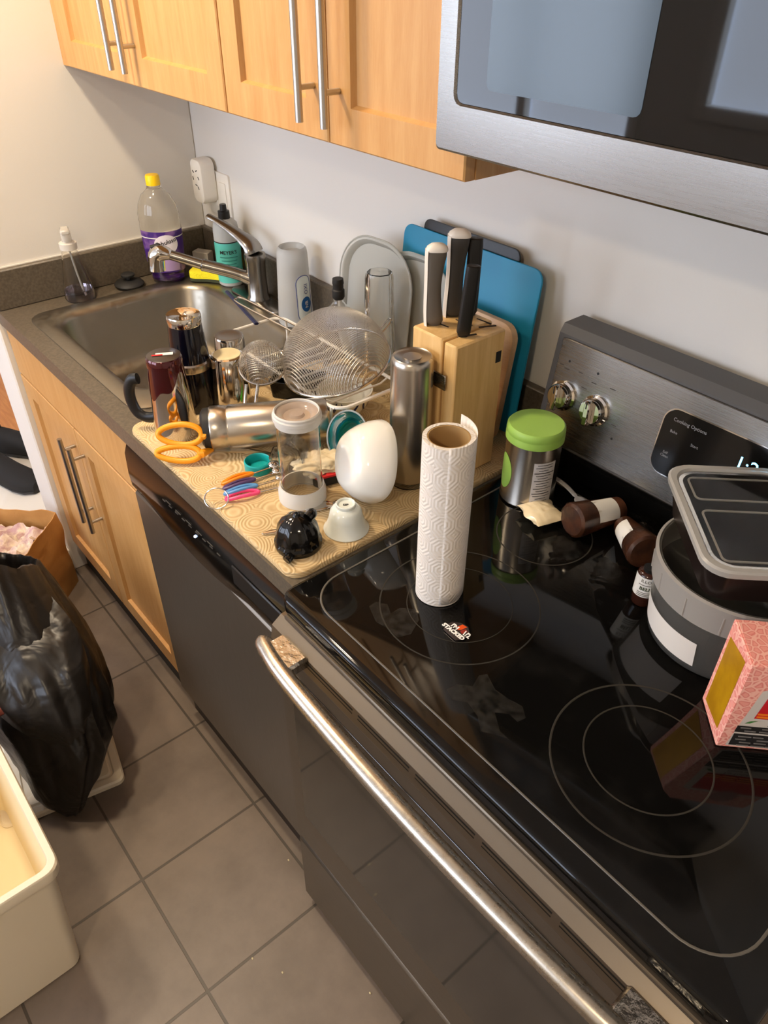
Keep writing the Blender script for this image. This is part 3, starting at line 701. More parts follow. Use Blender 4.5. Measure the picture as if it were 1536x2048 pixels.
h0 = V((-R+.004, .02, 0)); h1 = RI @ (at(478,600,1.035)-bsP); 
bm = B()
for o_ in (-.009, .009): tube(bm, smoothpts([h0+V((0,o_*1.5,0)), h0.lerp(h1,.3)+V((0,o_,.0)), h0.lerp(h1,.97)+V((0,o_,0)), h1+V((-.01,0,0))], 4), .002, 8)
mesh_obj('handle', bm, wirem, t, label='double wire handle')
# small strainer leaning on the rack front
sP = V((.920,-.388,1.028)); t = thing('small_strainer', 'small fine mesh strainer leaning on the front of the dish rack', 'strainer', sP, axis=(.36,-.32,.87))
R2 = .046; dome = [(R2*math.cos(math.radians(a)), .052*math.sin(math.radians(a))) for a in range(0, 91, 8)]+[(0,.052)]
lathe_obj('mesh_bowl', dome, sieve, t, 48)
bm = B(); tube(bm, [V((R2*math.cos(2*PI*k/48), R2*math.sin(2*PI*k/48), 0)) for k in range(48)], .0026, 8, closed=True); rim_ = mesh_obj('rim', bm, wirem, t)
mi = t.rotation_quaternion.to_matrix().inverted(); loc = lambda w: mi @ (V(w)-sP)
bm = B(); e0, e1 = V((.945,-.430,1.010)), V((.965,-.462,ZM+.004))
for s_ in (-1, 1):
    k_ = V((.006,.007,0))*s_; tube(bm, [loc(p) for p in smoothpts([e0+k_*1.2, e0.lerp(e1,.5)+k_*1.1, e1+k_, e1+k_*.2+V((.004,-.004,0))], 4)], .0032, 8)
mesh_obj('handle', bm, wirem, t, label='double wire handle')
# cruet with black cap
cc = V((.857,-.151,ZM)); t = thing('cruet', 'clear glass cruet with black stopper cap behind the large strainer', 'bottle', cc)
lathe_obj('bottle', shell([(0,0),(.038,0),(.0405,.004),(.041,.085),(.039,.110),(.030,.136),(.016,.150),(.011,.157),(.011,.168)], .0018), glassm, t, 40)
lathe_obj('stopper', [(0,.163),(.0105,.163),(.0135,.168),(.0135,.183),(.0115,.185),(.0115,.195),(.0125,.197),(.0115,.207),(0,.207)], rubber, t, 28)
# frosted plates on edge
def plate(label, x, y, w, h, lean, m, r):
    t = thing('frosted_plate', label, 'plate', (x, y, ZM+.0005)); t.rotation_euler = (-lean, 0, .08)
    Mx = Matrix.Rotation(PI/2, 4, 'X'); ol = rrect(-w/2, w/2, 0, h, r, 10); o2 = rrect(-w/2+.016, w/2-.016, .016, h-.016, r-.016, 10)
    bm = B(); loft(bm, [[Mx @ V((a,c,z)) for a,c in q] for q, z in ((ol,.012),(ol,.0142),(rrect(-w/2+.006,w/2-.006,.006,h-.006,r-.006,10),.0142),(o2,.0022),(o2,0),(rrect(-w/2+.005,w/2-.005,.005,h-.005,r-.005,10),.010))], cap=(False,False), loop=False)
    loft(bm, [[Mx @ V((a,c,z)) for a,c in o2] for z in (0,.0022)]); mesh_obj('sheet', bm, m, t)
    bm = B(); tube(bm, [Mx @ V((a,c,.0131)) for a,c in ol], .0022, 8, closed=True); mesh_obj('rim_bead', bm, m, t)
plate('large rounded frosted plastic plate standing on edge against the wall', .903, -.0975, .215, .285, .11, frost, .09)
plate('second frosted plastic plate on edge, behind and right of the first', 1.005, -.0735, .205, .275, .10, frost, .09)
# clear ribbed tumbler
t = thing('clear_beaker', 'clear plastic beaker upside down between strainer and frosted bowl', 'beaker', (.972,-.133,ZM+.001), axis=(-.02,.015,1))
lathe_obj('beaker', shell([(.035,.0),(.035,.01),(.032,.10),(.028,.235),(.026,.245),(0,.246)][::-1], .0018), clearp, t, 24, fn=lambda r, z, a: r*(1+.035*math.cos(8*a)))

# ================================================================ CUPS
def cup_inverted(name, label, cat, loc, prof, m, rim=None, base=None, n=44, extra=()):
    t = thing(name, label, cat, loc); lathe_obj('body', prof, m, t, n)
    return t
# navy mug
t = thing('navy_travel_mug', 'tall navy steel travel mug upside down beside the sink', 'mug', (.800,-.482,ZM+.0005))
lathe_obj('cup', [(.040,0),(.042,0),(.0425,.02),(.040,.09)], navy, t); lathe_obj('band', [(.0401,.088),(.0412,.09),(.0412,.103),(.0385,.106)], M('worn_silver', (190,184,176), .25, 1), t)
lathe_obj('upper_body', [(.0385,.105),(.036,.14),(.0325,.18)], navy, t); lathe_obj('steel_base', [(.0325,.179),(.0332,.181),(.0338,.194),(.0325,.198),(.029,.197),(.010,.195),(.008,.193),(0,.193)], chrome, t, label='bare steel base')
# maroon mug
t = thing('maroon_travel_mug', 'maroon and steel travel mug upside down with black handle', 'mug', (.872,-.566,ZM+.0005), math.atan2(-.62,-.78))
def dip(a): return .052+.020*math.sin(2*a+2.2)+.009*math.sin(5*a)
bm = B(); n_ = 64; rr = [(.0425,0),(.0418,.04)]
lo = [[V((r*math.cos(2*PI*i/n_), r*math.sin(2*PI*i/n_), z)) for i in range(n_)] for r, z in ((.0425,0),(.0425,.004))]
rad = lambda z: .0425-.0095*(z/.165)
lo.append([V((rad(.058+dip(2*PI*i/n_))*math.cos(2*PI*i/n_), rad(.058+dip(2*PI*i/n_))*math.sin(2*PI*i/n_), .058+dip(2*PI*i/n_))) for i in range(n_)])
loft(bm, lo, cap=(False, False)); mesh_obj('steel_body', bm, chrome, t, label='worn bare steel lower body')
hi_ = [lo[-1]]+[[V((r*math.cos(2*PI*i/n_), r*math.sin(2*PI*i/n_), z)) for i in range(n_)] for r, z in ((.0332,.146),(.0336,.148),(.0332,.150),(.0336,.152),(.0332,.154),(.0330,.162),(.031,.165))]
bm = B(); loft(bm, hi_, cap=(False, False)); mesh_obj('lacquer_body', bm, maroon, t, label='maroon lacquered body')
lathe_obj('base_cap', [(.0315,.1645),(.029,.166),(.0,.1665)], M('dark_base', (58,50,46), .3), t)
bm = B(); rect_patch(bm, lambda a, c: V((a*.9-c*.4, c+a*.4, .1672)), -.018, .014, -.004, .006); mesh_obj('base_sticker', bm, paperw, t, smooth=0); bm = B(); rect_patch(bm, lambda a, c: V((a*.9-c*.4+.008, c+a*.4+.008, .1676)), -.010, .010, -.002, .003); mesh_obj('base_sticker', bm, redink, t, smooth=0)
bm = B(); tube(bm, smoothpts([(.036,0,.030),(.060,0,.026),(.078,0,.036),(.086,0,.062),(.084,0,.088),(.074,0,.106),(.062,0,.110)], 5), .008, 12, flat=1.4); mesh_obj('handle', bm, blackp, t, label='black open hook handle')
# chrome cups
t = thing('short_steel_cup', 'polished steel cup upside down with grey base by the sink', 'cup', (.765,-.372,ZM-.012+.0005)); t.location.z = ZC+.0015
lathe_obj('body', [(.036,0),(.037,0),(.0345,.06),(.031,.118),(.0295,.1215)], chrome, t); lathe_obj('base', [(.0296,.1214),(.028,.122),(.020,.1195),(0,.120)], M('satin_base', (170,164,156), .3, 1), t)
cp_ = V((.846,-.424,ZM+.0005)); t = thing('steel_tumbler', 'polished steel tumbler upside down with cream base disc', 'tumbler', cp_)
lathe_obj('body', [(.0395,0),(.0405,0),(.038,.05),(.0335,.106),(.032,.112),(.0275,.1135)], chrome, t, label='polished steel body'); lathe_obj('base_disc', [(.0277,.113),(.0270,.1146),(0,.1152)], M('cream_rubber', (226,214,172), .5), t, label='cream rubber base disc')
# lying flask
fa, fz = V((.968,-.540,0)), V((1.080,-.352,0)); ax = (fz-fa).normalized(); L_ = (fz-fa).length
t = thing('steel_flask', 'brushed steel flask lying on its side behind the scissors', 'flask', (fa.x, fa.y, ZM+.0437), axis=ax)
lathe_obj('body', [(.0405,.0),(.042,.003),(.042,.028),(.0405,.0305),(.0405,.034),(.042,.0365),(.0425,L_-.006),(.040,L_),(0,L_)], steelv, t, 56)
lathe_obj('black_base', [(0,-.016),(.030,-.017),(.038,-.012),(.0395,.0),(.0,.0)], rubber, t)
# scissors, leaning on edge against the mug and flask
pv = at(437,894,ZM+.009); t = thing('scissors', 'scissors with two bright orange loop handles on the drying mat', 'scissors', pv)
dS = V((.65,.76,0)).normalized(); nS = V((-.76,.65,0)); tip = at(575,910,ZM+.003)-pv
for u_, v_, z_, hh_, up_, o_ in ((357,907,.0200,.0135,V((-.40,.34,.85)),-.0008), (360,869,.0510,.0185,V((-.30,.26,.92)),.0008)):
    c = at(u_, v_, ZM+z_)-pv; up_ = up_.normalized()
    bm = B(); tube(bm, [c-dS*.040*math.cos(2*PI*k/30)+up_*(hh_-.003*math.cos(2*PI*k/30))*math.sin(2*PI*k/30) for k in range(30)], .0056, 10, closed=True)
    e = c+dS*.042; g0 = e.lerp(V((0,0,0)), .62); tube(bm, [c+dS*.037, e, g0], .0075, 10, radii=[.0062,.0085,.0045]); mesh_obj('handle', bm, orangep, t, label='orange loop handle')
    q0 = e.lerp(V((0,0,0)), .55); dd = (tip-q0).normalized(); w_ = dd.cross(nS).normalized()
    bm = B(); loft(bm, [[q0+w_*.0025+nS*z, q0-w_*.0025+nS*z, -w_*.005+nS*z, tip+nS*z, w_*.005+nS*z] for z in (o_-.0007, o_+.0007)]); mesh_obj('blade', bm, chrome, t, smooth=0)
# tall steel bottle
t = thing('tall_steel_bottle', 'tall brushed steel bottle standing upside down before the knife block', 'bottle', (1.283,-.322,ZM+.0005))
lathe_obj('body', [(.0345,.012),(.0352,.014),(.0358,.10),(.0352,.232),(.0340,.241),(.031,.244)], steelv, t, 56); lathe_obj('base', [(.0312,.2438),(.0285,.2415),(.015,.2405),(.0148,.2425),(0,.2425)], M('satin_base', (170,164,156), .3, 1), t)
lathe_obj('mouth_ring', [(.030,0),(.0335,.0),(.0342,.006),(.0345,.0125),(.030,.0125)], clearp, t)
# clear canister tube
tc = V((1.204,-.499,ZM+.0005)); t = thing('clear_canister', 'clear plastic tube canister with white rings and clear lid', 'canister', tc)
lathe_obj('tube', [(.0345,.003),(.036,.003),(.036,.160),(.0345,.160),(.0345,.003)], clearp, t, 48)
lathe_obj('base_ring', [(.0365,0),(.0415,0),(.0415,.018),(.0400,.021),(.0385,.029),(.0365,.029),(.0365,0)], M('translucent_white', (232,230,224), .35, 0, .25, 1.3, sss=.2), t, 48, label='white base ring')
lathe_obj('lid_ring', [(.0350,.150),(.0375,.150),(.0378,.158),(.0405,.160),(.0405,.166),(.0385,.168),(.0385,.1715),(.0365,.1735),(.0350,.172),(.0350,.150)], M('translucent_white', (232,230,224), .35, 0, .25, 1.3, sss=.2), t, 48, label='white lid ring')
lathe_obj('lid', [(.0352,.166),(.0352,.169),(.026,.167),(.022,.163),(.013,.163),(.010,.167),(0,.168),(0,.166),(.009,.165),(.012,.161),(.023,.161),(.0270,.165),(.0352,.166)], M('lid_disc', (226,208,194), .15, 0, .6, 1.3), t, 48, label='clear moulded lid')
# white bowl leaning
t = thing('white_bowl', 'glossy white bowl tipped on edge against the tall steel bottle', 'bowl', (1.280,-.400,.9905), axis=(-.22,-.88,.34))
lathe_obj('bowl', [(.0715,0),(.0730,-.0005),(.0735,.001),(.0705,.013),(.064,.028),(.055,.042),(.047,.0505),(.040,.0545),(.020,.0555),(0,.0555),(0,.0525),(.038,.0515),(.045,.048),(.053,.0395),(.0615,.0265),(.068,.012),(.0712,.0008),(.0715,0)], ceram, t, 72, fn=lambda r, z, a: r*(1+.03*math.cos(4*a+.6)*min(1, r/.05)))
# white cup
cw = V((1.322,-.494,ZM+.0005)); t = thing('small_white_cup', 'small pale teacup upside down at the front right of mat', 'cup', cw)
lathe_obj('cup', [(.0360,.001),(.0378,.0),(.0380,.0015),(.0325,.010),(.0282,.025),(.0258,.037),(.0205,.0435),(.0165,.0455),(.0162,.0505),(.0150,.0515),(.0135,.0505),(.0130,.0475),(0,.047)], teacup, t, 56)
fc_ = facing(cw); cs, sn_ = math.cos(fc_+PI/2), math.sin(fc_+PI/2)
text('lettering', 'SIP', .0075, ink, t, lambda x, y: V((x*cs+y*-sn_, x*sn_+y*cs, .0474)), bold=.0003)
# juicer
jp = V((1.306,-.579,ZM+.0005)); t = thing('citrus_juicer', 'glossy black ribbed citrus juicer upside down at the mat corner', 'juicer', jp, -1.0)
lathe_obj('dome', [(.0375,.0),(.0385,.004),(.0385,.010),(.0355,.013),(.0350,.022),(.032,.036),(.025,.048),(.014,.0555),(.006,.0575),(.003,.064),(0,.066)], blackgl, t, 64, fn=lambda r, z, a: r*(1+(.05*math.cos(8*a) if .012 < z < .06 else 0)))
bm = B(); tube(bm, smoothpts([(.034,0,.006),(.044,.002,.007),(.050,.0,.006)], 4), .008, 12, flat=.7); mesh_obj('spout', bm, blackgl, t)
bm = B(); tube(bm, smoothpts([(-.006,.017,.053),(-.016,.020,.055),(-.026,.012,.045)], 4), .0085, 10); mesh_obj('finger_tab', bm, blackgl, t)
# spoons
def spoon(name, label, cat, p, q, w=.010, l=.32):
    p, q = V(p), V(q); d_ = (q-p); n_ = V((-d_.y, d_.x, 0)).normalized(); L = d_.length; d_ = d_.normalized(); bm = B(); rings = []
    for k in range(25):
        s_ = k/24; ww = .0032 if s_ > l else w*math.sqrt(max(.02, 1-((s_-l/2)/(l/2))**2))
        if s_ > l: ww = .0032+.0022*s_
        zz = .004*math.sin(PI*min(1, max(0, (s_-l)/(1-l)))) if s_ > l else -.0005
        c = p+d_*L*s_+V((0,0,.0022+max(0, zz)))
        dep = .0022 if s_ < l else 0
        rings.append([c-n_*ww, c-n_*ww*.5+V((0,0,-dep*.5)), c+V((0,0,-dep*.6)), c+n_*ww*.5+V((0,0,-dep*.5)), c+n_*ww])
    loft(bm, rings, closed=False); o = mesh_obj(name, bm, chrome); mod(o, 'SOLIDIFY', thickness=.0012, offset=1); return tag(o, label, cat)
spoon('teaspoon', 'small steel spoon handle poking out left of the juicer', 'spoon', (1.248,-.612,ZM), (1.272,-.560,ZM), .0055, .9)
spoon('teaspoon', 'steel spoon tip lying between the canister and small cup', 'spoon', (1.236,-.520,ZM), (1.272,-.440,ZM), .013, .6)
# measuring spoons
ms = thing('measuring_spoons', 'measuring spoons with orange, purple, blue and pink grips on a ring', 'measuring spoons', (1.112,-.585,ZM))
bm = B(); rc = at(433,997,ZM+.0135)-V((1.112,-.585,ZM)); tube(bm, [rc+V((.64,.77,0))*.0205*math.cos(2*PI*k/32)+V((-.55,.46,.70))*.0178*math.sin(2*PI*k/32) for k in range(32)], .0012, 8, closed=True); mesh_obj('ring', bm, wirem, ms)
for k, (cm, lb_) in enumerate((((240,140,24),'orange grip'),((86,64,110),'purple grip'),((96,156,214),'blue grip'),((246,84,140),'pink grip'))):
    o0 = V((-.011+.010*k, -.012-.004*k, .004+.0035*(3-k))); dd = V((.10+.05*k, .99-.06*k, 0)).normalized(); nn = V((-dd.y, dd.x, 0))
    wd = .0045 if k < 3 else .0075; bm = B(); L = .058
    loop = [o0+dd*(L*(.5-.5*math.cos(2*PI*j/24)))+nn*wd*math.sin(2*PI*j/24)+V((0,0,.004*math.sin(PI*(.5-.5*math.cos(2*PI*j/24))))) for j in range(24)]
    tube(bm, loop, .0034, 8, closed=True); hg = mesh_obj('grip', bm, M('grip_%d' % k, cm, .4), ms, label=lb_)
    bm = B(); e_ = o0+dd*L; tube(bm, [e_-dd*.004, e_+dd*.035], .0028, 8, flat=.5); bmesh.ops.create_icosphere(bm, subdivisions=2, radius=.011-.0016*k, matrix=Matrix.Translation(e_+dd*.043+V((0,0,.004))) @ Matrix.Diagonal((1,1,.5,1))); mesh_obj('spoon_bowl', bm, chrome, ms)
# teal cap, clear cup, cloth, tool
t = thing('teal_ring', 'round teal bottle ring lying under the steel flask', 'cap', (1.083,-.513,ZM+.0005))
lathe_obj('skirt', [(.0225,0),(.0245,0),(.025,.003),(.025,.018),(.023,.020),(.0218,.0185),(.0218,.004),(.0,.004)], tealp, t)
t = thing('clear_cup', 'small clear plastic cup lying tipped behind the canister', 'cup', (1.118,-.462,ZM+.0005+.031), axis=(.55,-.72,.12))
lathe_obj('cup', shell([(0,-.03),(.024,-.03),(.026,-.027),(.031,.028),(.0325,.030)], .0013), M('smoky_clear', (214,222,236), .05, 0, 1, 1.4), t, 8)
bm = B(); bmesh.ops.create_icosphere(bm, subdivisions=5, radius=1)
for v in bm.verts:
    p = v.co.copy(); q = V((p.x*.060, p.y*.040, p.z*.024)); nn = noise.noise(p*1.7)*.30+abs(noise.noise(p*3.4))*.30+noise.noise(p*7)*.09; q *= (.82+nn); v.co = q
for v in bm.verts: v.co.z = max(v.co.z, -.0175)
o = mesh_obj('dishcloth', bm, clothm, None, loc=(1.172,-.425,ZM+.0185), smooth=80); o.rotation_euler = (0,0,1.0); tag(o, 'crumpled beige dishcloth behind the clear canister', 'cloth')
td = thing('peeler', 'red and black kitchen tool handle showing beside the white bowl', 'kitchen tool', (1.192,-.458,ZM+.0135), math.atan2(.075,.02))
bm = B(); prism(bm, rrect(-.008,.085,-.0115,.0115,.0112,6), -.012, .0035, .003); mesh_obj('handle', bm, rubber, td, label='black rubber underside')
bm = B(); prism(bm, rrect(-.007,.084,-.0105,.0105,.0102,6), .0034, .0075, .002); ph = mesh_obj('inlay', bm, M('red_plastic', (206,40,44), .35), td, label='red inlay'); bm = B(); prism(bm, rrect(0,.017,-.0055,.0055,.0054,6), .0072, .0079); mesh_obj('hang_hole', bm, M('dark_red', (88,14,16), .5), ph)
# teal bowl
t = thing('teal_bowl', 'translucent teal plastic bowl propped on edge before the rack', 'bowl', (1.160,-.358,.968), axis=(.42,-.62,.42))
lathe_obj('bowl', [(.044,.018),(.0455,.019),(.0465,.017),(.042,-.006),(.030,-.022),(.014,-.028),(0,-.029),(0,-.0265),(.014,-.0255),(.029,-.0195),(.040,-.005),(.044,.018)], tealcl, t, 48, sx=.82)
lathe_obj('rim_band', [(.0462,.017),(.0478,.018),(.0478,.0215),(.0448,.0215),(.0448,.018)], M('grey_rim', (150,156,156), .4), t, 48, sx=.82)
# blue-white bowl under the rack
leafm = M('leaf_glaze', (234,232,222), .15, coat=.3)
t = thing('patterned_bowl', 'white ceramic bowl painted with navy leaves under the dish rack', 'bowl', (1.024,-.266,ZM+.0005))
pf = [(0,.004),(.026,.0),(.028,.002),(.030,.006),(.046,.026),(.0545,.048),(.0565,.056)]
lathe_obj('bowl', shell(pf, .003), leafm, t, 52); rL = prof_r(pf[2:]); fl = facing((1.024,-.266,0))
navyink = M('navy_glaze', (32,40,92), .2)
for k in range(9):
    a0 = fl-1.7+k*.42; bm = B(); f = cylfn(rL, a0, .034, .0006); sl = .6 if k % 2 else -.5; n_ = 10
    L1 = [f((s_-.5)*.03*sl+.0032*math.sin(PI*s_), (s_-.5)*.040) for s_ in [j/n_ for j in range(n_+1)]]; L2 = [f((s_-.5)*.03*sl-.0032*math.sin(PI*s_), (s_-.5)*.040) for s_ in [j/n_ for j in range(n_+1)]]
    loft(bm, [L1, L2], closed=False); mesh_obj('painted_leaf', bm, navyink, t)
# black tray and green strip, pouch
bm = B(); loft(bm, [Z3(rrect(-.05,.05,-.034,.034,.008,3), 0), Z3(rrect(-.054,.054,-.038,.038,.009,3), .038), Z3(rrect(-.0515,.0515,-.0355,.0355,.008,3), .038), Z3(rrect(-.048,.048,-.032,.032,.007,3), .004)]); o = mesh_obj('black_tray', bm, blackgl, None, loc=(.893,-.290,ZM+.0005)); o.rotation_euler = (0,0,.6); tag(o, 'small black plastic tray under the dish rack', 'tray')
bm = B(); box(bm, -.055,.055,-.005,.005,0,.012,.002); o = mesh_obj('green_strip', bm, greenp, None, loc=(.962,-.358,ZM+.0006)); o.rotation_euler = (0,0,1.05); tag(o, 'bright green plastic strip lying under the dish rack', 'strip')
bm = B(); bmesh.ops.create_icosphere(bm, subdivisions=4, radius=1)
for v in bm.verts:
    p = v.co.copy(); sq_ = (1-abs(p.x)**4*.2); v.co = V((p.x*.045, p.y*.030*sq_, p.z*.026))*(.85+noise.noise(p*2.1)*.35+abs(noise.noise(p*4))*.2)
for v in bm.verts: v.co.z = max(v.co.z, -.020)
pm = M('grey_pouch_film', (176,178,178), .3, 0, .25, 1.3); mottle(pm, (196,196,194), (70,130,130), 20, 2, .55, .68)
o = mesh_obj('plastic_pouch', bm, pm, None, loc=(.975,-.408,ZM+.021), smooth=70); o.rotation_euler = (0,0,.9); tag(o, 'crumpled grey plastic pouch with teal print behind the flask', 'pouch')
# navy stick
a, b = V((.488,-.216,1.003)), V((.705,-.268,1.0075)); bm = B(); tube(bm, [a, a.lerp(b,.5), b], .0052, 12, flat=.6); o = mesh_obj('navy_spatula_handle', bm, M('navy_plastic', (26,32,66), .4)); tag(o, 'thin navy utensil handle reaching from the rack over sink', 'utensil')

# ================================================================ KNIFE BLOCK AND BOARDS
KX0, KX1, KY0, KY1, KZ = 1.236, 1.338, -.2815, -.163, 1.188
kb = thing('knife_block', 'light wood knife block holding four knives at the mat back', 'knife block', ((KX0+KX1)/2, (KY0+KY1)/2, ZM+.0005))
hx, hy, hh = (KX1-KX0)/2, (KY1-KY0)/2, KZ-ZM
bm = B(); box(bm, -hx, hx-.031, -hy, hy, 0, hh, .003); mesh_obj('block', bm, blockw, kb); bm = B(); box(bm, hx-.0295, hx, -hy+.003, hy, 0, hh-.004, .003); mesh_obj('side_block', bm, blockw, kb)
bm = B()
for (x, y, rz, l) in ((-.03,-.02,.1,.045),(-.005,.015,.1,.035),(.012,.045,.1,.03),(hx-.015,-.01,1.2,.02),(.03,.035,1.1,.03)): box(bm, -l/2, l/2, -.0016, .0016, hh-.001, hh+.0004, M4=Matrix.Translation((x,y,0)) @ Matrix.Rotation(rz,4,'Z'))
mesh_obj('slots', bm, M('slot_dark', (40,30,22), .9), kb, smooth=0)
bm = B(); box(bm, .005, .036, -hy-.0035, -hy-.0005, hh-.085, hh-.058, .001); mesh_obj('metal_plate', bm, steel, kb)
bm = B(); box(bm, hx+.0003, hx+.001, hy-.02, hy-.008, hh-.06, hh-.04); mesh_obj('stamp', bm, ink, kb)
def knife(label, base, top, w, th, cap, m=darkgrey, sides=True, curve=.0):
    base, top = V(base), V(top); L = (top-base).length
    t = thing('kitchen_knife', label, 'knife', base, axis=(top-base)/L); q = t.rotation_quaternion.to_matrix().inverted()
    ws = q @ (CR*1); ws.z = 0; ws.normalize(); ds = V((-ws.y, ws.x, 0))
    bm = B(); rings = []; N = 14
    prof = lambda s: 1-.16*math.sin(PI*s)**2+.10*(s > .75)*(s-.75)*4 if curve else 1
    def sec(s, k=1, zo=0):
        c = ws*curve*math.sin(PI*s*1.0)*-1 + V((0,0,L*s+zo)); W = w*prof(s)*k; T = th*k
        return [c+ws*W*math.copysign(abs(math.cos(a))**.7, math.cos(a))+ds*T*math.copysign(abs(math.sin(a))**.7, math.sin(a)) for a in [2*PI*j/20 for j in range(20)]]
    loft(bm, [sec(0,.6)]+[sec(i/N) for i in range(1, N)]+[sec(.99,.96), sec(1,.8)]); mesh_obj('handle', bm, m, t)
    if cap:
        bm = B(); loft(bm, [sec(.985,1.04), sec(1,1.04), sec(1,.95,.004), sec(1,.6,.0085), sec(1,.12,.0105)]); mesh_obj('end_cap', bm, M('white_rubber', (226,218,206), .45), t, label='off-white end cap')
        bm = B(); r_ = []
        for i in range(N+1):
            s = i/N; c = ws*curve*math.sin(PI*s)*-1+V((0,0,L*s)); W = w*prof(s)
            r_.append([c-ws*(W+.0012)+ds*th*.55, c-ws*(W-.003)+ds*th*.9, c-ws*(W-.003)-ds*th*.9, c-ws*(W+.0012)-ds*th*.55])
        loft(bm, r_); mesh_obj('spine_strip', bm, M('white_rubber', (226,218,206), .45), t, label='off-white spine strip')
    bm = B(); loft(bm, [[ws*w*.8*a+ds*.0009*b_+V((0,0,z)) for a, b_ in ((-1,-1),(1,-1),(1,1),(-1,1))] for z in (-.10, .012)]); mesh_obj('blade', bm, steel, t, smooth=0)
knife('grey knife handle with off-white end cap, leftmost in block', (1.2545,-.250,KZ+.0), (1.2535,-.250,1.312), .0155, .0120, True, M('warm_grey_rubber', (92,84,74), .6), curve=.004)
knife('grey knife handle with off-white end cap, tallest in block', (1.2485,-.200,KZ+.0), (1.2520,-.200,1.324), .0160, .0125, True, darkgrey, curve=.002)
knife('slim black knife handle tilted at the front right of block', (1.3125,-.240,KZ-.004), (1.3215,-.236,1.302), .0115, .008, False, blackp)
knife('black knife handle at the back, behind the tallest one', (1.266,-.178,KZ+.0), (1.2655,-.176,1.318), .012, .009, False, M('soft_black', (30,29,28), .5))
def board(name, label, x0, x1, zt, ytop, ybot, r, m, th, extra=None, hole=None):
    t = thing(name, label, 'cutting board', ((x0+x1)/2, ybot, ZM if ybot < -.065 else ZC+.001)); zb = t.location.z
    H = math.hypot(zt-zb, ytop-ybot); t.rotation_euler = (-math.atan2(ytop-ybot, zt-zb), 0, 0)
    bm = B(); prism(bm, rrect(-(x1-x0)/2, (x1-x0)/2, .001, H, r, 6), 0, th, .001, Matrix.Rotation(PI/2, 4, 'X')); mesh_obj('board', bm, m, t); return t, H
tb, Hb = board('black_cutting_board', 'black plastic cutting board leaning at the very back, top edge showing', .985, 1.237, 1.258, -.024, -.045, .016, blackp, .004)
bm = B()
for k in range(6): box(bm, -.075+k*.032, -.073+k*.032, -.0045, -.004, Hb-.052, Hb-.046-.003*(k % 2))
mesh_obj('markings', bm, greyprint, tb)
board('blue_cutting_board', 'bright blue plastic cutting board leaning behind the knife block', .936, 1.300, 1.240, -.032, -.066, .022, bluep, .004)
board('wooden_cutting_board', 'light wooden cutting board between knife block and blue board', 1.122, 1.300, 1.152, -.080, -.112, .03, boardw, .014)

# ================================================================ ON THE STOVE
tw = V((1.528,-.4785,ZK+.0012)); t = thing('paper_towel_roll', 'nearly empty white paper towel roll standing on the cooktop', 'paper towel', tw, 2.2)
Hh = .272; rT = .0345
lathe_obj('paper', [(.0285,0),(rT,0),(rT,Hh),(.0285,Hh)], towelm, t, 64, uv=True); lathe_obj('core', [(.0286,-.0005),(.0286,Hh-.0005),(.0265,Hh-.0005),(.0265,0)], cardm, t, 48, label='brown cardboard core')
bm = B(); ul = bm.loops.layers.uv.verify(); rings = []
for z in [Hh*k/12 for k in range(13)]:
    rings.append([V(((rT+.0008+.010*max(0,(i-10)/14)**1.3)*math.cos(-1.0+i*.115), (rT+.0008+.010*max(0,(i-10)/14)**1.3)*math.sin(-1.0+i*.115), z+.003+(.006*max(0, i-14)/10))) for i in range(25)])
vs_ = loft(bm, rings, closed=False)
for f_ in bm.faces:
    for l in f_.loops: l[ul].uv = (math.atan2(l.vert.co.y, l.vert.co.x)*rT, l.vert.co.z)
o = mesh_obj('loose_sheet', bm, towelm, t); o.rotation_euler = (0,0,facing(tw)-2.2+1.05); mod(o, 'SOLIDIFY', thickness=.0008)
# tin
tn = V((1.446,-.188,ZK+.0008)); fa_ = facing(tn); t = thing('tin_canister', 'silver tin canister with lime green lid at the stove corner', 'canister', tn)
lathe_obj('body', [(0,0),(.0465,0),(.0478,.0015),(.0478,.003),(.0466,.005),(.0466,.122),(0,.122)], steelv, t, 56)
lathe_obj('lid', [(.0478,.118),(.0490,.119),(.0490,.128),(.0482,.130),(.0482,.132),(.0488,.134),(.0480,.142),(.0450,.145),(0,.1455)], limep, t, 56, label='lime green lid')
rT2 = lambda z: .0466
patch('nutrition_label', rT2, fa_+.55, .012, -.020, .020, 0, .082, M('tin_label', (196,192,190), .5), t)
bm = B()
for k in range(15):
    z = .090-.0052*k; w_ = .018 if k in (3, 11) else .014+.003*math.sin(k*2.3)
    rect_patch(bm, cylfn(rT2, fa_+.55, z, .0011), -w_, w_-.002*(k % 3), -.0008 if k in (3,11) else -.0006, .0008 if k in (3,11) else .0005)
mesh_obj('label_print', bm, ink, t)
bm = B(); ell_patch(bm, cylfn(rT2, fa_-1.12, .058, .0006), 0, 0, .021, .034); mesh_obj('green_emblem', bm, limep, t, label='green printed oval')
